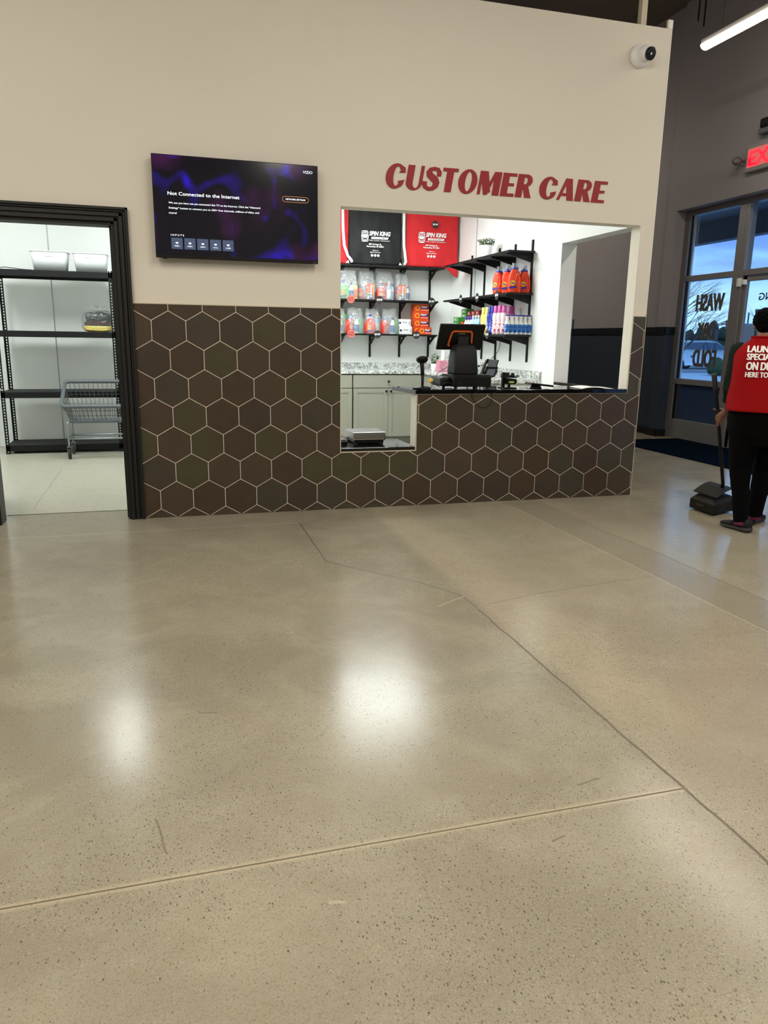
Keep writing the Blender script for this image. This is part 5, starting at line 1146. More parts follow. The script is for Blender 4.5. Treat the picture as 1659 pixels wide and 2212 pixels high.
cable([(2.29, .12, zb_+.07), (2.24, .10, zb_+.07), (2.17, .10, zb_+.03), (2.12, .09, zc_+.06), (2.10, .08, zc_+.012), (2.08, .14, zc_+.008)], .0028, 'data_cable', 'thin grey cable arching from the terminal to the scanner', 'grey_vinyl')
cable([(2.10, .06, zc_+.062), (2.13, .05, zc_+.04), (2.17, .04, zc_+.012), (2.24, .03, zc_+.008), (2.30, .02, zc_+.01), (2.34, .04, zb_+.02)], .003, 'network_cable', 'black cable ending in the yellow plug beside the scanner')
yp = thing('network_plug', 'bright yellow network plug beside the scanner pole', 'plug', (2.09, .06, zc_+.07))
MB().box(-.017, .017, -.008, .008, -.01, .012, T=Matrix.Translation((2.09, .06, zc_+.068)) @ Matrix.Rotation(-.5, 4, 'Y')).build('plug_body', 'yellow_plug', yp, bevel=.003); MB().tube([(2.075, .06, zc_+.055), (2.10, .06, zc_+.062)], .006, 8).build('boot', 'yellow_plug', yp, True)
cable([(2.19, .07, zc_+.03), (2.20, .02, zc_+.05), (2.25, .02, zc_+.045), (2.29, .03, zc_+.01)], .0035, 'data_cable', 'short black cable curled at the left of the cash drawer')
cable([(2.60, .20, zc_+.02), (2.64, .10, zc_+.01), (2.68, .16, zc_+.03), (2.74, .2, zc_+.03)], .003, 'data_cable', 'short thin cable between cash drawer and card reader')
# card reader with green display on its stand
cr_ = thing('customer_display', 'small black pole display with green readout on the counter', 'display', (2.79, .15, zc_))
MB().box(2.74, 2.86, .10, .22, zc_, zc_+.008).build('base', 'black_plastic', cr_, bevel=.003)
MB().box(2.742, 2.765, .13, .16, zc_, zc_+.13).build('leg', 'black_plastic', cr_, bevel=.003); MB().box(2.80, 2.815, .13, .16, zc_, zc_+.05).build('leg', 'black_plastic', cr_, bevel=.003)
MB().prism([(2.765, zc_+.035), (2.84, zc_+.035), (2.855, zc_+.05), (2.85, zc_+.078), (2.76, zc_+.085)], .09, .17, 'y').build('housing', 'black_plastic', cr_, bevel=.003)
MB().box(2.782, 2.826, .088, .0905, zc_+.046, zc_+.06).build('readout', 'lcd_green', cr_)
MB().prism([(2.75, zc_+.085), (2.86, zc_+.085), (2.90, zc_+.105), (2.845, zc_+.088), (2.84, zc_+.125), (2.765, zc_+.13)], .12, .20, 'y').build('paper_tray', 'dark_plastic', cr_, bevel=.002)
MB().ball((2.80, .115, zc_+.118), .010, n=8, sc=(.8, .4, 1.3)).build('paper_slip', 'paper', cr_, True)
# flat payment pad
pt_ = thing('payment_pad', 'flat black payment pad lying tilted at the right of the counter', 'card reader', (3.09, .15, zc_))
TP = Matrix.Translation((3.095, .15, zc_+.028)) @ Matrix.Rotation(.10, 4, 'Y')
MB().box(-.105, .105, -.05, .08, -.008, .008, T=TP).build('pad', 'black_gloss', pt_, bevel=.005); MB().box(-.09, .07, -.045, .072, .0081, .0088, T=TP).build('screen', 'steel', pt_)
MB().prism([(3.02, zc_), (3.10, zc_), (3.08, zc_+.024), (3.04, zc_+.026)], .12, .19, 'y').build('foot', 'black_plastic', pt_)
cable([(3.0, .15, zc_+.02), (2.965, .12, zc_+.014), (2.95, .10, zc_+.006), (2.98, .06, zc_+.004), (2.93, .2, zc_+.004)], .002, 'data_cable', 'thin wire curling left of the payment pad')
# loose papers
b = MB()
R = []
for i in range(13):
    u = i/12; x = 3.42+.30*u; z = zc_+.002+.012*math.sin(PI*min(1, u*1.3))*(1-u*.3); R.append([(x, .02, z), (x, .24, z+.003), (x, .24, z+.0036), (x, .02, z+.0006)])
tag(MB().rings(R).build('paper_sheet', 'paper'), 'curled white paper sheet lying at the right end of the counter', 'paper')
# desk phone
ph = thing('desk_phone', 'black desk phone with raised display on the marble worktop', 'phone', (3.45, 1.95, .92))
nP = v3(-.75, -.45, .52).normalized(); exP = v3(.514, -.857, 0).normalized(); eyP = nP.cross(exP).normalized()
TQ = Matrix(((exP.x, eyP.x, nP.x, 3.40), (exP.y, eyP.y, nP.y, 1.93), (exP.z, eyP.z, nP.z, .935), (0, 0, 0, 1)))
MB().box(-.085, .085, 0, .12, -.022, 0, T=TQ).build('base', 'black_plastic', ph, bevel=.006)
MB().prism([(-.02, -.012), (.10, -.012), (.11, -.02), (.10, -.075), (.03, -.055)], -.06, .06, 'x', T=TQ).build('stand', 'dark_plastic', ph, bevel=.004)
MB().box(-.02, .08, .005, .085, 0, .004, T=TQ).build('keypad', 'dark_plastic', ph, bevel=.001)
MB().box(-.035, .09, .095, .185, -.004, .014, T=TQ @ Matrix.Rotation(.10, 4, 'X')).build('display', 'dark_plastic', ph, bevel=.006)
MB().tube([TQ @ v3(-.058, y, z) for y, z in ((-.015, .008), (.01, .02), (.06, .034), (.12, .034), (.165, .02), (.185, .006))], [.019, .021, .015, .015, .021, .018], 12).build('handset', 'black_plastic', ph, True)
cable([(3.36, 1.98, .935), (3.30, 2.2, .96), (3.36, 2.5, 1.0), (3.55, 2.7, .99), (3.72, 2.8, 1.02)], .004, 'phone_cable', 'black cable running from the phone to the wall')
cable([(3.77, 2.44, 1.33), (3.76, 2.46, 1.20), (3.75, 2.62, 1.10), (3.74, 2.7, 1.02), (3.70, 2.6, .96), (3.6, 2.4, .935)], .0035, 'lamp_cable', 'black cable hanging from the side shelf to the worktop')
ad = thing('power_adapter', 'white power adapter plugged in low on the side wall', 'plug', (3.75, 2.93, 1.0))
MB().box(3.73, 3.77, 2.90, 2.96, 1.0, 1.05).build('adapter_body', 'white_plastic', ad, bevel=.006); MB().box(3.72, 3.735, 2.92, 2.94, .99, 1.02).build('plug', 'black_plastic', ad, bevel=.003)
# scale on the low counter
sl = thing('bench_scale', 'steel topped bench scale on the low black counter', 'scale', (1.62, .35, .475))
MB().box(1.495, 1.765, .19, .47, .545, .572).build('platter', 'steel', sl, bevel=.004)
MB().box(1.494, 1.766, .189, .471, .525, .5455).build('skirt', 'steel', sl)
MB().box(1.505, 1.755, .20, .46, .512, .526).build('frame', 'edge_trim', sl)
MB().box(1.508, 1.75, .205, .455, .484, .512).build('base', 'black_plastic', sl, bevel=.003)
for x, y in ((1.52, .225), (1.735, .225), (1.52, .44), (1.735, .44)): MB().lathe([(.018, 0), (.018, .022)], (x, y, .475), 14).build('foot', 'rubber', sl)
MB().box(1.755, 1.775, .24, .28, .50, .545).build('connector', 'black_plastic', sl, bevel=.003)
sd = thing('scale_display', 'small black scale indicator lying behind the window edge', 'display', (1.40, .3, .475))
MB().prism([(.22, .4755), (.40, .4755), (.40, .53), (.22, .50)], 1.36, 1.455, 'x').build('housing', 'black_plastic', sd, bevel=.004); MB().box(1.38, 1.45, .24, .30, .507, .512).build('readout', 'steel', sd)
# ================================================================ PERSON
O_ = v3(4.06, -1.25, 0); FW = v3(.67, .742, 0).normalized(); RT = v3(FW.y, -FW.x, 0)
def PP(px, py_, f=0.0):
    d = ray(px, py_); t = (O_ + FW*f - CAM).dot(FW)/d.dot(FW); return CAM + d*t
def ell(c, a, b, p=1.0, n=28, zt=0.0):
    return [c+RT*(a*math.copysign(abs(math.cos(t))**p, math.cos(t)))+FW*(b*math.copysign(abs(math.sin(t))**p, math.sin(t))) for t in [2*PI*k/n for k in range(n)]]
pr = thing('person', 'person in red vest and black trousers seen from behind, holding a dustpan', 'person', (O_.x, O_.y, 0))
LS, LE, LW = PP(1595, 757, 0), PP(1576, 838, .03), PP(1573, 877, .12)
RS, RE, RW = PP(1710, 757, 0), PP(1730, 838, .05), PP(1722, 880, .16)
hipL, hipR = PP(1613, 925, -.01), PP(1688, 925, .03)
kL, kR = PP(1599, 1012, -.02), PP(1650, 1012, .10)
aL, aR = PP(1600, 1122, -.11), PP(1631, 1108, .13)
neck, headc = PP(1652, 732, .0), PP(1653, 702, .03)
# hands: palm, four fingers and thumb each
def finger(b, pts, r): b.tube(pts, [r, r*.98, r*.9, r*.72][:len(pts)], 8); b.ball(pts[-1], r*.74, n=6)
def left_hand(b):
    w_ = PP(1571, 884, .135); pc = PP(1563, 894, .16)
    b.tube([LW, w_, PP(1566, 890, .15), pc, PP(1559, 899, .165)], [.024, .021, .025, .028, .018], 12)
    finger(b, [PP(1562, 889, .16), PP(1553, 893, .16), PP(1547, 900, .172), PP(1546, 907, .19)], .0088)
    finger(b, [PP(1562, 893, .16), PP(1554, 899, .158), PP(1549, 908, .17), PP(1548, 916, .188)], .0092)
    finger(b, [PP(1563, 897, .16), PP(1556, 905, .16), PP(1552, 914, .172), PP(1551, 921, .188)], .0088)
    finger(b, [PP(1566, 900, .165), PP(1561, 908, .168), PP(1558, 916, .178), PP(1558, 921, .19)], .0078)
    finger(b, [PP(1567, 886, .17), PP(1558, 884, .20), PP(1549, 883, .225), PP(1542, 884, .23)], .0100)
def right_hand(b):
    w_ = PP(1721, 888, .175); pc = PP(1718, 898, .19)
    b.tube([RW, w_, pc, PP(1716, 908, .20)], [.024, .021, .029, .018], 12)
    for k in range(4):
        y = 893+5*k; finger(b, [PP(1718, y, .19), PP(1708, y+2, .185), PP(1703, y+6, .20), PP(1706, y+9, .222)], .0088-.0004*k)
    finger(b, [PP(1720, 892, .2), PP(1714, 892, .225), PP(1707, 895, .235), PP(1703, 899, .235)], .0098)
b = MB()
b.rings([ell(PP(1650, 930, 0), .17, .12, .9), ell(PP(1650, 880, 0), .19, .12, .9), ell(PP(1650, 830, 0), .165, .105, .9), ell(PP(1651, 780, 0), .17, .11, .9), ell(PP(1652, 756, 0), .15, .075, .9), ell(PP(1652, 744, 0), .07, .055, .9)])
b.tube([PP(1652, 750, -.005), neck, PP(1652, 722, .015), PP(1652, 712, .025)], [.062, .052, .050, .05], 16)
# head: skull, jaw, nose, ears
HM = Matrix.Translation(headc) @ Matrix(((RT.x, FW.x, 0), (RT.y, FW.y, 0), (0, 0, 1))).to_4x4() @ Matrix.Rotation(-.30, 4, 'X') @ Matrix.Scale(.84, 4)
b.ball((0, -.008, .012), .078, n=14, sc=(.94, 1.12, 1.12), T=HM); b.ball((0, .03, -.045), .055, n=12, sc=(.95, 1.05, 1.1), T=HM)
b.ball((0, .092, -.02), .013, n=8, sc=(.9, 1.0, 1.6), T=HM)
for s in (-1, 1): b.ball((s*.076, -.002, -.012), .022, n=8, sc=(.45, .8, 1.35), T=HM); b.ball((s*.03, .074, .004), .012, n=6, T=HM)
b.ball((0, .083, -.058), .016, n=8, sc=(1.4, .6, .5), T=HM)
for S_, E_, W_ in ((LS, LE, LW), (RS, RE, RW)):
    b.tube([S_, S_.lerp(E_, .5), E_, E_.lerp(W_, .5), W_], [.046, .042, .036, .034, .025], 12); b.ball(S_, .05, n=8)
left_hand(b); right_hand(b)
for H_, K_, A_ in ((hipL, kL, aL), (hipR, kR, aR)):
    b.tube([H_+v3(0, 0, .04), H_.lerp(K_, .5), K_, K_.lerp(A_, .4), A_, A_-v3(0, 0, .025)], [.09, .075, .055, .05, .036, .030], 14)
remeshed(b, 'body', 'skin', pr, .0042, 2)
b = MB()
for s in (-1, 1): b.ball((s*.03, .082, .004), .0085, n=8, T=HM)
b.build('eyes', 'white_plastic', pr, True)
MB().ball((0, .090, -.058), .011, n=8, sc=(1.9, .5, .45), T=HM).build('lips', 'nail', pr, True)
# hair with short curls
b = MB(); b.ball((0, -.016, .03), .090, n=20, sc=(.97, 1.08, 1.03), T=HM); b.ball((0, -.045, -.012), .068, n=14, sc=(1.08, .85, 1.05), T=HM)
rnd = random.Random(11)
for k in range(260):
    a, e_ = rnd.uniform(0, 2*PI), rnd.uniform(-.5, 1.45); d = v3(math.cos(a)*math.cos(e_), math.sin(a)*math.cos(e_), math.sin(e_))
    if d.y > .45 and d.z < .5: continue
    p = v3(0, -.016, .03)+v3(d.x*.088, d.y*.097, d.z*.094); b.ball(p, rnd.uniform(.009, .015), n=4, T=HM)
for k in range(50):
    p = v3(rnd.uniform(-.06, .06), -.045-rnd.uniform(.035, .055), rnd.uniform(-.06, .04)); b.ball(p, rnd.uniform(.008, .013), n=4, T=HM)
remeshed(b, 'hair', 'hair', pr, .005, 1)
# trousers
b = MB()
b.rings([ell(PP(1650, 884, 0), .222, .145, .9), ell(PP(1650, 905, 0), .238, .155, .9), ell(PP(1650, 935, 0), .236, .155, .9), ell(PP(1650, 962, 0), .20, .13, .9)])
for H_, K_, A_, s in ((hipL, kL, aL, -1), (hipR, kR, aR, 1)):
    m1 = H_.lerp(K_, .45); m2 = K_.lerp(A_, .35); m3 = K_.lerp(A_, .7)
    b.tube([H_, m1, K_, m2, m3, A_+v3(0, 0, -.022)], [.122, .100, .073, .064, .056, .050], 16)
o = remeshed(b, 'trousers', 'pants', pr, .008, 3)
for v in o.data.vertices:
    n_ = noise.noise(v.co*9)*.006+noise.noise(v.co*22)*.003; v.co += Vector((RT.x, RT.y, 0))*n_
# shirt sleeves
b = MB(); b.rings([ell(PP(1650, 870, 0), .19, .13, .9), ell(PP(1651, 790, 0), .19, .125, .9), ell(PP(1652, 757, 0), .17, .09, .9), ell(PP(1652, 741, 0), .075, .065, .9)])
for S_, E_, W_, q in ((LS, LE, LW, PP(1573, 868, .10)), (RS, RE, RW, PP(1725, 868, .13))):
    b.tube([S_+(v3(0, 0, .0)), S_.lerp(E_, .35), S_.lerp(E_, .75), E_, q], [.056, .053, .049, .045, .036], 14); b.ball(S_, .057, n=8)
o = remeshed(b, 'shirt', 'sleeve', pr, .006, 2)
for v in o.data.vertices: v.co += v.normal*(noise.noise(v.co*26)*.005)
# vest
VL = ((889, .247, .172), (880, .243, .170), (860, .234, .163), (835, .219, .158), (805, .205, .155), (785, .200, .15), (765, .196, .135), (754, .180, .112), (746, .142, .092), (736, .088, .080), (727, .074, .072))
def vring(y, a, b_, d=0.0): c = PP(1651, y, -.0); return ell(c, a-d, b_-d, .8, 44)
R = [vring(*q) for q in VL]+[vring(q[0], q[1], q[2], .012) for q in reversed(VL)]
b = MB().rings(R, cap=False, closed=True)
b.v = [v+(RT*.7+FW*.5)*(noise.noise(v*8)*.012*(1.3 if v.z < 1.1 else .4)+noise.noise(v3(v.x*16, v.y*16, v.z*7))*.006*(1 if v.z < 1.1 else .3)) for v in b.v]
vest = b.build('vest', 'vest_red', pr, True, sub=1)
MB().tube([PP(1651, 728, 0)+(RT*.078*math.cos(t)+FW*.074*math.sin(t)) for t in [2*PI*k/28 for k in range(29)]], .008, 6).build('collar', 'vest_red', pr, True)
b = MB()
def vsurf(r, z):
    L_ = [(PP(1651, y, 0).z, a, b_) for y, a, b_ in VL]
    for i in range(len(L_)-1):
        if L_[i][0] <= z <= L_[i+1][0]:
            u = (z-L_[i][0])/(L_[i+1][0]-L_[i][0]); a = L_[i][1]*(1-u)+L_[i+1][1]*u; bb = L_[i][2]*(1-u)+L_[i+1][2]*u; break
    else: a, bb = .2, .15
    c = min(.999, abs(r)/a)**(1/.8); return -bb*math.sqrt(1-c*c)**.8-.009
rc = (PP(1651, 780, 0)-O_).dot(RT)
for s, xl, wd, yb, yt in (('LAUNDRY', 1614.6, 82, 760.5, 745.8), ('SPECIALIST', 1613, 80, 777, 763), ('ON DUTY', 1611.3, 76, 798.5, 781), ('HERE TO HELP', 1609.3, 82, 814, 802.6)):
    A_, B_ = PP(xl, yb, -.14), PP(xl+wd, yb, -.14); r0, r1 = (A_-O_).dot(RT), (B_-O_).dot(RT); hh = PP(xl, yt, -.14).z-A_.z
    t_ = MB(); put_text(t_, s, (0, 0, 0), (1, 0, 0), (0, 0, 1), width=r1-r0, height=hh, bold=.015, strike=.03)
    vs_ = []
    for v in t_.v:
        r = r0+v.x; z = A_.z+v.z; vs_.append(O_*1.0+RT*r+FW*vsurf(r-rc, z)+v3(0, 0, z))
    b.add(vs_, t_.f)
b.build('vest_lettering', 'print_white', pr)
# socks and shoes
for A_, q in ((aL, PP(1599, 1134, -.115)), (aR, PP(1629, 1118, .13))):
    MB().tube([A_+v3(0, 0, .012), A_-v3(0, 0, .01), v3(A_.x, A_.y, .05)], [.038, .040, .042], 14).build('sock', 'sock', pr, True)
def shoe(heel, toe, label=None):
    heel = v3(*heel, 0); toe = v3(*toe, 0); d = (toe-heel); L_ = d.length; d.normalize(); s = v3(d.y, -d.x, 0)
    def rg(u, wd, z0, z1, p=.75): 
        c = heel+d*(L_*u); return [c+s*(wd*math.copysign(abs(math.cos(t))**p, math.cos(t)))+v3(0, 0, z0+(z1-z0)*(.5+.5*math.copysign(abs(math.sin(t))**p, math.sin(t)))) for t in [2*PI*k/18 for k in range(18)]]
    MB().rings([rg(-.02, .020, .014, .034), rg(.02, .034, .003, .040), rg(.25, .038, 0, .036), rg(.5, .036, .001, .032), rg(.75, .046, 0, .028), rg(.93, .036, .006, .028), rg(1.0, .016, .013, .024)]).build('shoe_sole', 'shoe_sole', pr, True)
    MB().rings([rg(.0, .022, .03, .075), rg(.04, .032, .026, .095), rg(.2, .036, .026, .10), rg(.38, .036, .024, .092), rg(.6, .040, .02, .062), rg(.8, .042, .02, .050), rg(.93, .032, .02, .042), rg(.985, .014, .02, .032)]).build('shoe', 'shoe', pr, True)
shoe((4.00, -1.385), (3.975, -1.130)); shoe((4.19, -1.165), (4.42, -1.045))
# ---------------------------------------------------------------- dustpan
hb_ = PP(1561.5, 1043, .48); hm = PP(1551.5, 897, .195); ht = PP(1542.5, 809, .03)
A0, A1, A2 = v3(4.11, -.595, 0), v3(4.096, -.886, 0), v3(4.367, -.80, 0)
dp = thing('dustpan', 'black upright lobby dustpan with long handle held by the person', 'dustpan', (4.23, -.74, .0))
fl_ = .012
e1 = (A0-A1); e2 = (A2-A1); A3 = A0+e2
def Q_(u, v, z): return A1+e1*u+e2*v+v3(0, 0, z+fl_)
MB().add([Q_(0, 0, 0), Q_(1, 0, 0), Q_(1, 1, 0), Q_(0, 1, 0), Q_(.0, 0, .075), Q_(1, 0, .075), Q_(.86, .18, .115), Q_(.14, .18, .115), Q_(1, 1, .09), Q_(0, 1, .09), Q_(.9, .9, .125), Q_(.1, .9, .125)],
    [(0, 1, 2, 3), (0, 4, 5, 1), (4, 7, 6, 5), (7, 11, 10, 6), (0, 3, 9, 4), (1, 5, 8, 2), (4, 9, 11, 7), (5, 6, 10, 8), (3, 2, 8, 9), (9, 8, 10, 11)]).build('pan', 'pan_grey', dp, bevel=.006)
R = []
for i in range(9):
    u = i/8; zz = .125+.055*math.sin(PI*min(1, u*1.0)*.62)-.01*(u > .9); R.append([Q_(1.0-.0*u, .12+.9*u, zz), Q_(.0, .12+.9*u, zz), Q_(.0, .12+.9*u, zz+.008), Q_(1.0, .12+.9*u, zz+.008)])
MB().rings(R).build('lid', 'pan_grey', dp, bevel=.002)
MB().box(-.045, .045, -.004, .004, -.010, .010, T=Matrix.Translation(Q_(.55, -.004, .045)) @ Matrix.Rotation(math.atan2(e1.y, e1.x), 4, 'Z')).build('label_plate', 'shoe_sole', dp, bevel=.002)
MB().tube([hb_-v3(0, 0, .04), hb_, hm, ht], .0138, 10).build('handle', 'black_plastic', dp, True)
dh = (ht-hm).normalized(); MB().tube([ht-dh*.13, ht-dh*.12, ht, ht+dh*.006], [.015, .0185, .0185, .013], 12).build('grip', 'rubber', dp, True)
c = hm+dh*.035; MB().lathe([(.012, -.018), (.020, -.012), (.020, .012), (.012, .018)], n=14, T=Matrix.Translation(c) @ dh.to_track_quat('Z', 'Y').to_matrix().to_4x4()).build('handle_clip', 'black_plastic', dp, True)
br = thing('lobby_broom', 'dark broom held beside the right leg of the person at the picture edge', 'broom', (4.55, -.98, 0))
q0, q1 = PP(1703, 880, .22), PP(1692, 1022, .26)
MB().tube([q0+(q0-q1)*.25, q0, q1], .011, 10).build('handle', 'black_plastic', br, True)
MB().tube([q1+v3(0, 0, .02), q1-v3(0, 0, .04), q1-v3(.0, 0, .08)], [.02, .05, .06], 14).build('head', 'black_plastic', br, True)
MB().rings([ell(v3(q1.x, q1.y, q1.z-.07), .085, .03), ell(v3(q1.x-.01, q1.y, q1.z-.17), .105, .035)]).build('bristles', 'black_plastic', br)
# ================================================================ OUTSIDE
def atd(px, py_, dep): return CAM + ray(px, py_)*dep
def obox(b, p0, p1, wd, z0, z1, m=0, view=False):
    p0, p1 = v3(p0.x, p0.y, 0), v3(p1.x, p1.y, 0); d = (p1-p0).normalized(); s = v3(-d.y, d.x, 0)*wd
    if view: s = v3(.68, .73, 0)*wd
    vs_ = [p0+v3(0, 0, z0), p1+v3(0, 0, z0), p1+s+v3(0, 0, z0), p0+s+v3(0, 0, z0), p0+v3(0, 0, z1), p1+v3(0, 0, z1), p1+s+v3(0, 0, z1), p0+s+v3(0, 0, z1)]
    return b.add(vs_, [(0, 3, 2, 1), (4, 5, 6, 7), (0, 1, 5, 4), (1, 2, 6, 5), (2, 3, 7, 6), (3, 0, 4, 7)], m)
struct(MB().box(7.08, 140, -60, 140, -.4, -.12).build('floor_outside', 'concrete_out'), 'pale paved ground outside the shop windows', 'ground')
K0, K1 = atz(1475, 805.5, -.12), atz(1562, 806.5, -.12); kd = (K1-K0).normalized()
struct(obox(MB(), K0-kd*30, K1+kd*40, .5, -.13, .0).build('trim_6', 'kerb'), 'grey concrete kerb across the car park', 'kerb')
ks = v3(-kd.y, kd.x, 0)
struct(obox(MB(), K0-kd*30+ks*.5, K1+kd*40+ks*.5, 60, -.2, -.06).build('trim_7', 'asphalt'), 'grey asphalt of the car park', 'ground')
# canopy outside the doors
b = MB().box(7.1, 9.2, -8, 12, 3.32, 3.5).box(9.0, 9.2, -8, 12, 2.985, 3.6).box(7.9, 8.05, -8, 12, 3.2, 3.33); struct(b.build('ceiling_canopy', 'soffit'), 'grey soffit of the canopy outside', 'canopy')
struct(MB().box(8.85, 9.1, -3.2, -2.95, -.12, 3.0).build('trim_8', 'soffit'), 'canopy post outside', 'post')
# cars
def car(name, label, c, ang):
    t = thing(name, label, 'car', c, 'white cars in the car park', ang)
    prof = [(-2.25, .35), (-2.28, .75), (-2.2, 1.0), (-1.95, 1.08), (-1.55, 1.48), (-1.2, 1.56), (.0, 1.58), (.45, 1.52), (1.15, 1.05), (1.9, .95), (2.22, .82), (2.3, .5), (2.2, .3)]
    R = []
    for y, k in ((-.86, .93), (-.90, .97), (-.88, 1.0), (.88, 1.0), (.90, .97), (.86, .93)):
        R.append([(x*(1 if z < 1.0 else (1 if abs(y) < .87 else .985)), y*(1 if z < 1.05 else .86), .3+(z-.3)*k if z < 1.05 else z*(.985+.015*k)) for x, z in prof])
    MB().rings(R).build('body', 'car_white', t, True, world=False, bevel=.03)
    for s in (-1, 1):
        y = s*.865
        b = MB(); b.prism([(-1.75, 1.10), (-1.42, 1.44), (-.5, 1.49), (-.5, 1.08)], y-.02, y+.02, 'y').prism([(-.44, 1.08), (-.44, 1.49), (.35, 1.47), (.98, 1.08)], y-.02, y+.02, 'y')
        b.build('side_window', 'car_glass', t, world=False)
    MB().add([(1.12, -.72, 1.09), (1.12, .72, 1.09), (.50, .64, 1.50), (.50, -.64, 1.50)], [(0, 1, 2, 3)]).build('windscreen', 'car_glass', t, world=False, solid=.02)
    for s in (-1, 1):
        MB().box(2.05, 2.27, s*.55, s*.86, .68, .82).build('headlight', 'car_glass', t, world=False, bevel=.03)
        for x in (-1.42, 1.42):
            wh = MB().lathe([(.001, -.11), (.30, -.11), (.345, -.08), (.345, .08), (.30, .11), (.001, .11)], n=28, T=Matrix.Translation((x, s*.82, .345)) @ Matrix.Rotation(PI/2, 4, 'X')).build('wheel', 'tyre', t, True, world=False)
            MB().lathe([(.001, -.115), (.2, -.115), (.2, .115), (.001, .115)], n=12, T=Matrix.Translation((x, s*.82, .345)) @ Matrix.Rotation(PI/2, 4, 'X')).build('rim', 'steel', wh, world=False)
    return t
ca = math.atan2(kd.y, kd.x)
p1_ = atd(1392, 780, 39); c1 = car('car', 'white car at the left behind the glass, only its nose showing', (p1_.x, p1_.y, -.06), ca-.12)
p2_ = atd(1514, 780, 43); dup(c1, (p2_.x, p2_.y, -.06), ca+.05, 'white car seen side on through the shop window', None)
# bushes and evergreens
def blob(mb, c, rx, rz, seed, n=14, cone=0.0):
    R = []
    for i in range(n+1):
        u = i/n; a = PI*u; r = math.sin(a)**.7*(1-cone*u) if 0 < i < n else .02
        R.append([(c[0]+rx*r*math.cos(t)*(1+.35*noise.noise((math.cos(t)*2+seed, math.sin(t)*2, u*5))), c[1]+rx*r*math.sin(t)*(1+.35*noise.noise((math.cos(t)*2+seed, math.sin(t)*2+5, u*5))), c[2]+rz*(1-math.cos(a))/2*(1+.15*noise.noise((math.cos(t)*2, math.sin(t)*2, seed)))) for t in [2*PI*k/22 for k in range(22)]])
    return mb.rings(R)
for i, (px, dep, r) in enumerate(((1546, 35, .34), (1557, 34.5, .40), (1538, 35.5, .22))):
    p = atd(px, 790, dep); tag(blob(MB(), (p.x, p.y, -.1), r, .78-.1*i, i).build('bush', 'bush', smooth=True), ('round green bush outside, in front of the white car', 'larger round green bush outside, next to the window frame', 'small low bush outside, left of the round ones')[i], 'bush', 'bushes by the car park')
rnd = random.Random(5)
tops = ((1452, 706), (1464, 700), (1476, 704), (1487, 709), (1498, 705), (1509, 698), (1519, 707), (1543, 706), (1553, 704), (1562, 700), (1571, 698), (1581, 706), (1592, 702), (1607, 708), (1620, 704), (1634, 706), (1650, 702))
names_ = ('farthest left', 'second from the left', 'third from the left', 'fourth from the left', 'fifth from the left', 'sixth, under the letter Y', 'seventh, left of the shed', 'just right of the shed', 'second right of the shed', 'by the window frame', 'behind the window mullion', 'left of the door glass', 'at the door frame', 'behind the beige building', 'right of the beige building', 'behind the head of the person', 'farthest right')
for i, ((px, py_), nm) in enumerate(zip(tops, names_)):
    dep = (58, 63, 68)[i % 3]+rnd.uniform(-.6, .6); p = atd(px, py_, dep); t = thing('evergreen_tree', 'dark evergreen tree across the car park, '+nm, 'tree', (p.x, p.y, -.1), 'evergreens across the car park')
    b = MB(); w_ = rnd.uniform(.7, .9)
    for k in range(4): blob(b, (p.x+rnd.uniform(-.2, .2), p.y+rnd.uniform(-.2, .2), .1+k*.18*(p.z)), w_*(1.25-.2*k), (p.z+.1)*(.62-.0*k)*(.55 if k < 3 else .5), i*3+k, cone=.55)
    b.build('foliage', 'ever', t, True); MB().tube([(p.x, p.y, -.1), (p.x, p.y, 1.0)], .09, 7).build('trunk', 'bark', t)
def bare(base, h, lean, seed, label, depth_=6, r0=.06):
    rnd = random.Random(seed); b = MB(); base = Vector(base)
    def grow(p, d, l, r, k):
        q = p+d*l; m_ = p.lerp(q, .5)+v3(rnd.uniform(-.04, .04), rnd.uniform(-.04, .04), 0)*l; b.tube([p, m_, q], [r, r*.85, r*.7], 5, cap=False)
        if k == 0: return
        for j in range(rnd.choice((2, 3, 3))):
            dd = (d+v3(rnd.uniform(-.55, .55), rnd.uniform(-.55, .55), rnd.uniform(-.15, .45))+lean*.25).normalized(); grow(q if j else m_, dd, l*rnd.uniform(.62, .85), r*.62, k-1)
    grow(base, v3(0, 0, 1), h*.25, r0, depth_)
    return tag(b.build('bare_tree', 'bark'), label, 'tree', 'bare trees outside')
p = atd(1449, 800, 26); bare((p.x, p.y, -.1), 4.6, RT*1.4, 3, 'large bare tree outside spreading behind the word WASH', 6, .05)
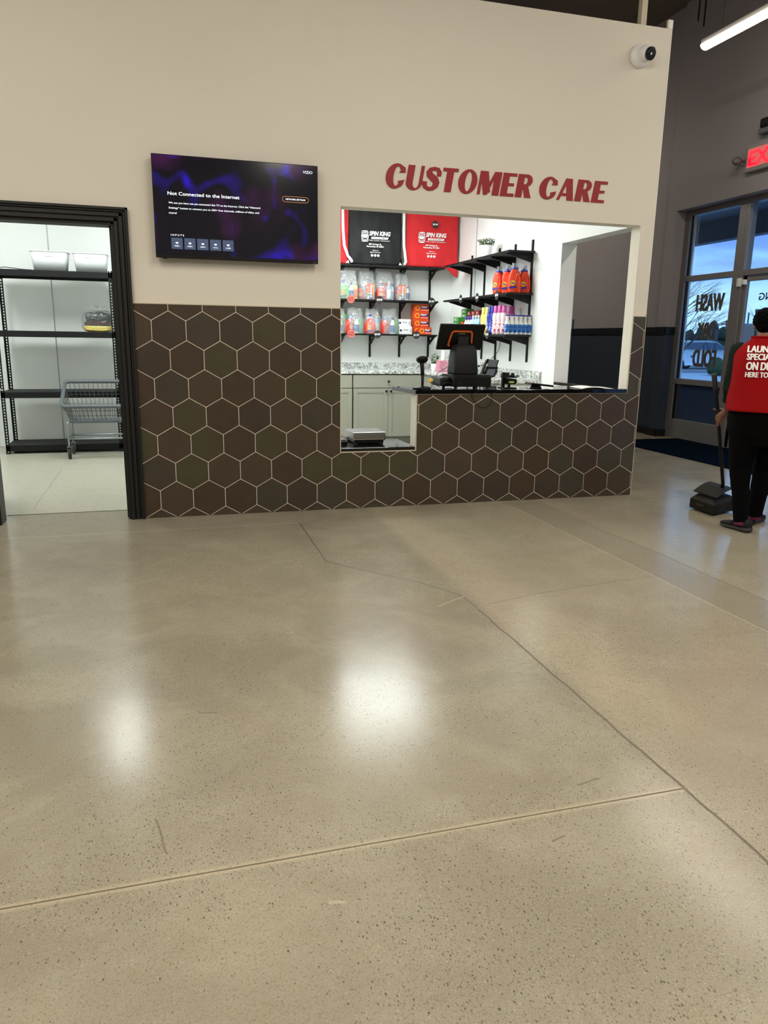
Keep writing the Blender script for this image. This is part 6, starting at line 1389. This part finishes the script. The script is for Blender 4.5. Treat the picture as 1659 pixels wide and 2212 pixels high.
p = atd(1655, 800, 40); bare((p.x, p.y, -.1), 5.2, RT*-.7, 8, 'bare tree outside behind the door glass', 5, .06)
p = atd(1494, 760, 58); bare((p.x, p.y, -.1), 4.6, RT*.2, 12, 'pale bare tree among the evergreens', 5, .05)
p = atd(1569, 700, 70); u_ = tag(MB().tube([(p.x, p.y, -.1), (p.x, p.y, atd(1569, 692, 70).z)], .06, 6).box(p.x-.5, p.x+.5, p.y-.04, p.y+.04, p.z-.05, p.z+.03).build('utility_pole', 'bark'), 'thin utility pole on the skyline by the window frame', 'pole')
p = atd(1618, 675, 55); tag(MB().tube([(p.x, p.y, -.1), (p.x, p.y, p.z)], .06, 6).build('lamp_post', 'soffit'), 'tall lamp post outside behind the door glass', 'pole')
# shed with domed roof, beige building and flat canopy
p = atd(1541, 709, 50); sh = thing('shed', 'brown shed with domed roof across the car park', 'shed', (p.x, p.y, -.1))
rr_ = 10/1600*50; MB().lathe([(rr_*1.1, 0), (rr_*1.0, .12), (rr_*.75, .35), (rr_*.3, .50), (.01, .52)], (p.x, p.y, p.z), 16).build('roof', 'decal', sh, True); MB().box(p.x-rr_*.8, p.x+rr_*.8, p.y-rr_*.8, p.y+rr_*.8, -.1, p.z+.02).build('walls', 'decal', sh)
p0, p1 = atd(1583, 700, 50), atd(1629, 699, 50); bb = thing('beige_building', 'plain beige flat roofed building outside behind the door glass', 'building', (p0.x, p0.y, -.1))
obox(MB(), p0, p1, 3, -.1, p1.z-.08, 0, True).build('walls', 'bld_beige', bb); obox(MB(), p0-(p1-p0)*.02, p1+(p1-p0)*.02, 3.1, p1.z-.08, p1.z, 0, True).build('parapet', 'kerb', bb)
p0, p1 = atd(1631, 675, 60), atd(1690, 674, 60); cn = thing('flat_canopy', 'brown flat canopy roof on posts far beyond the doors', 'canopy', (p0.x, p0.y, -.1))
obox(MB(), p0, p1, 4, p0.z, p0.z+.26, 0, True).build('roof', 'decal', cn)
for k in (.08, .9): q = p0.lerp(p1, k); MB().tube([(q.x, q.y, -.1), (q.x, q.y, q.z)], .1, 8).build('post', 'soffit', cn)
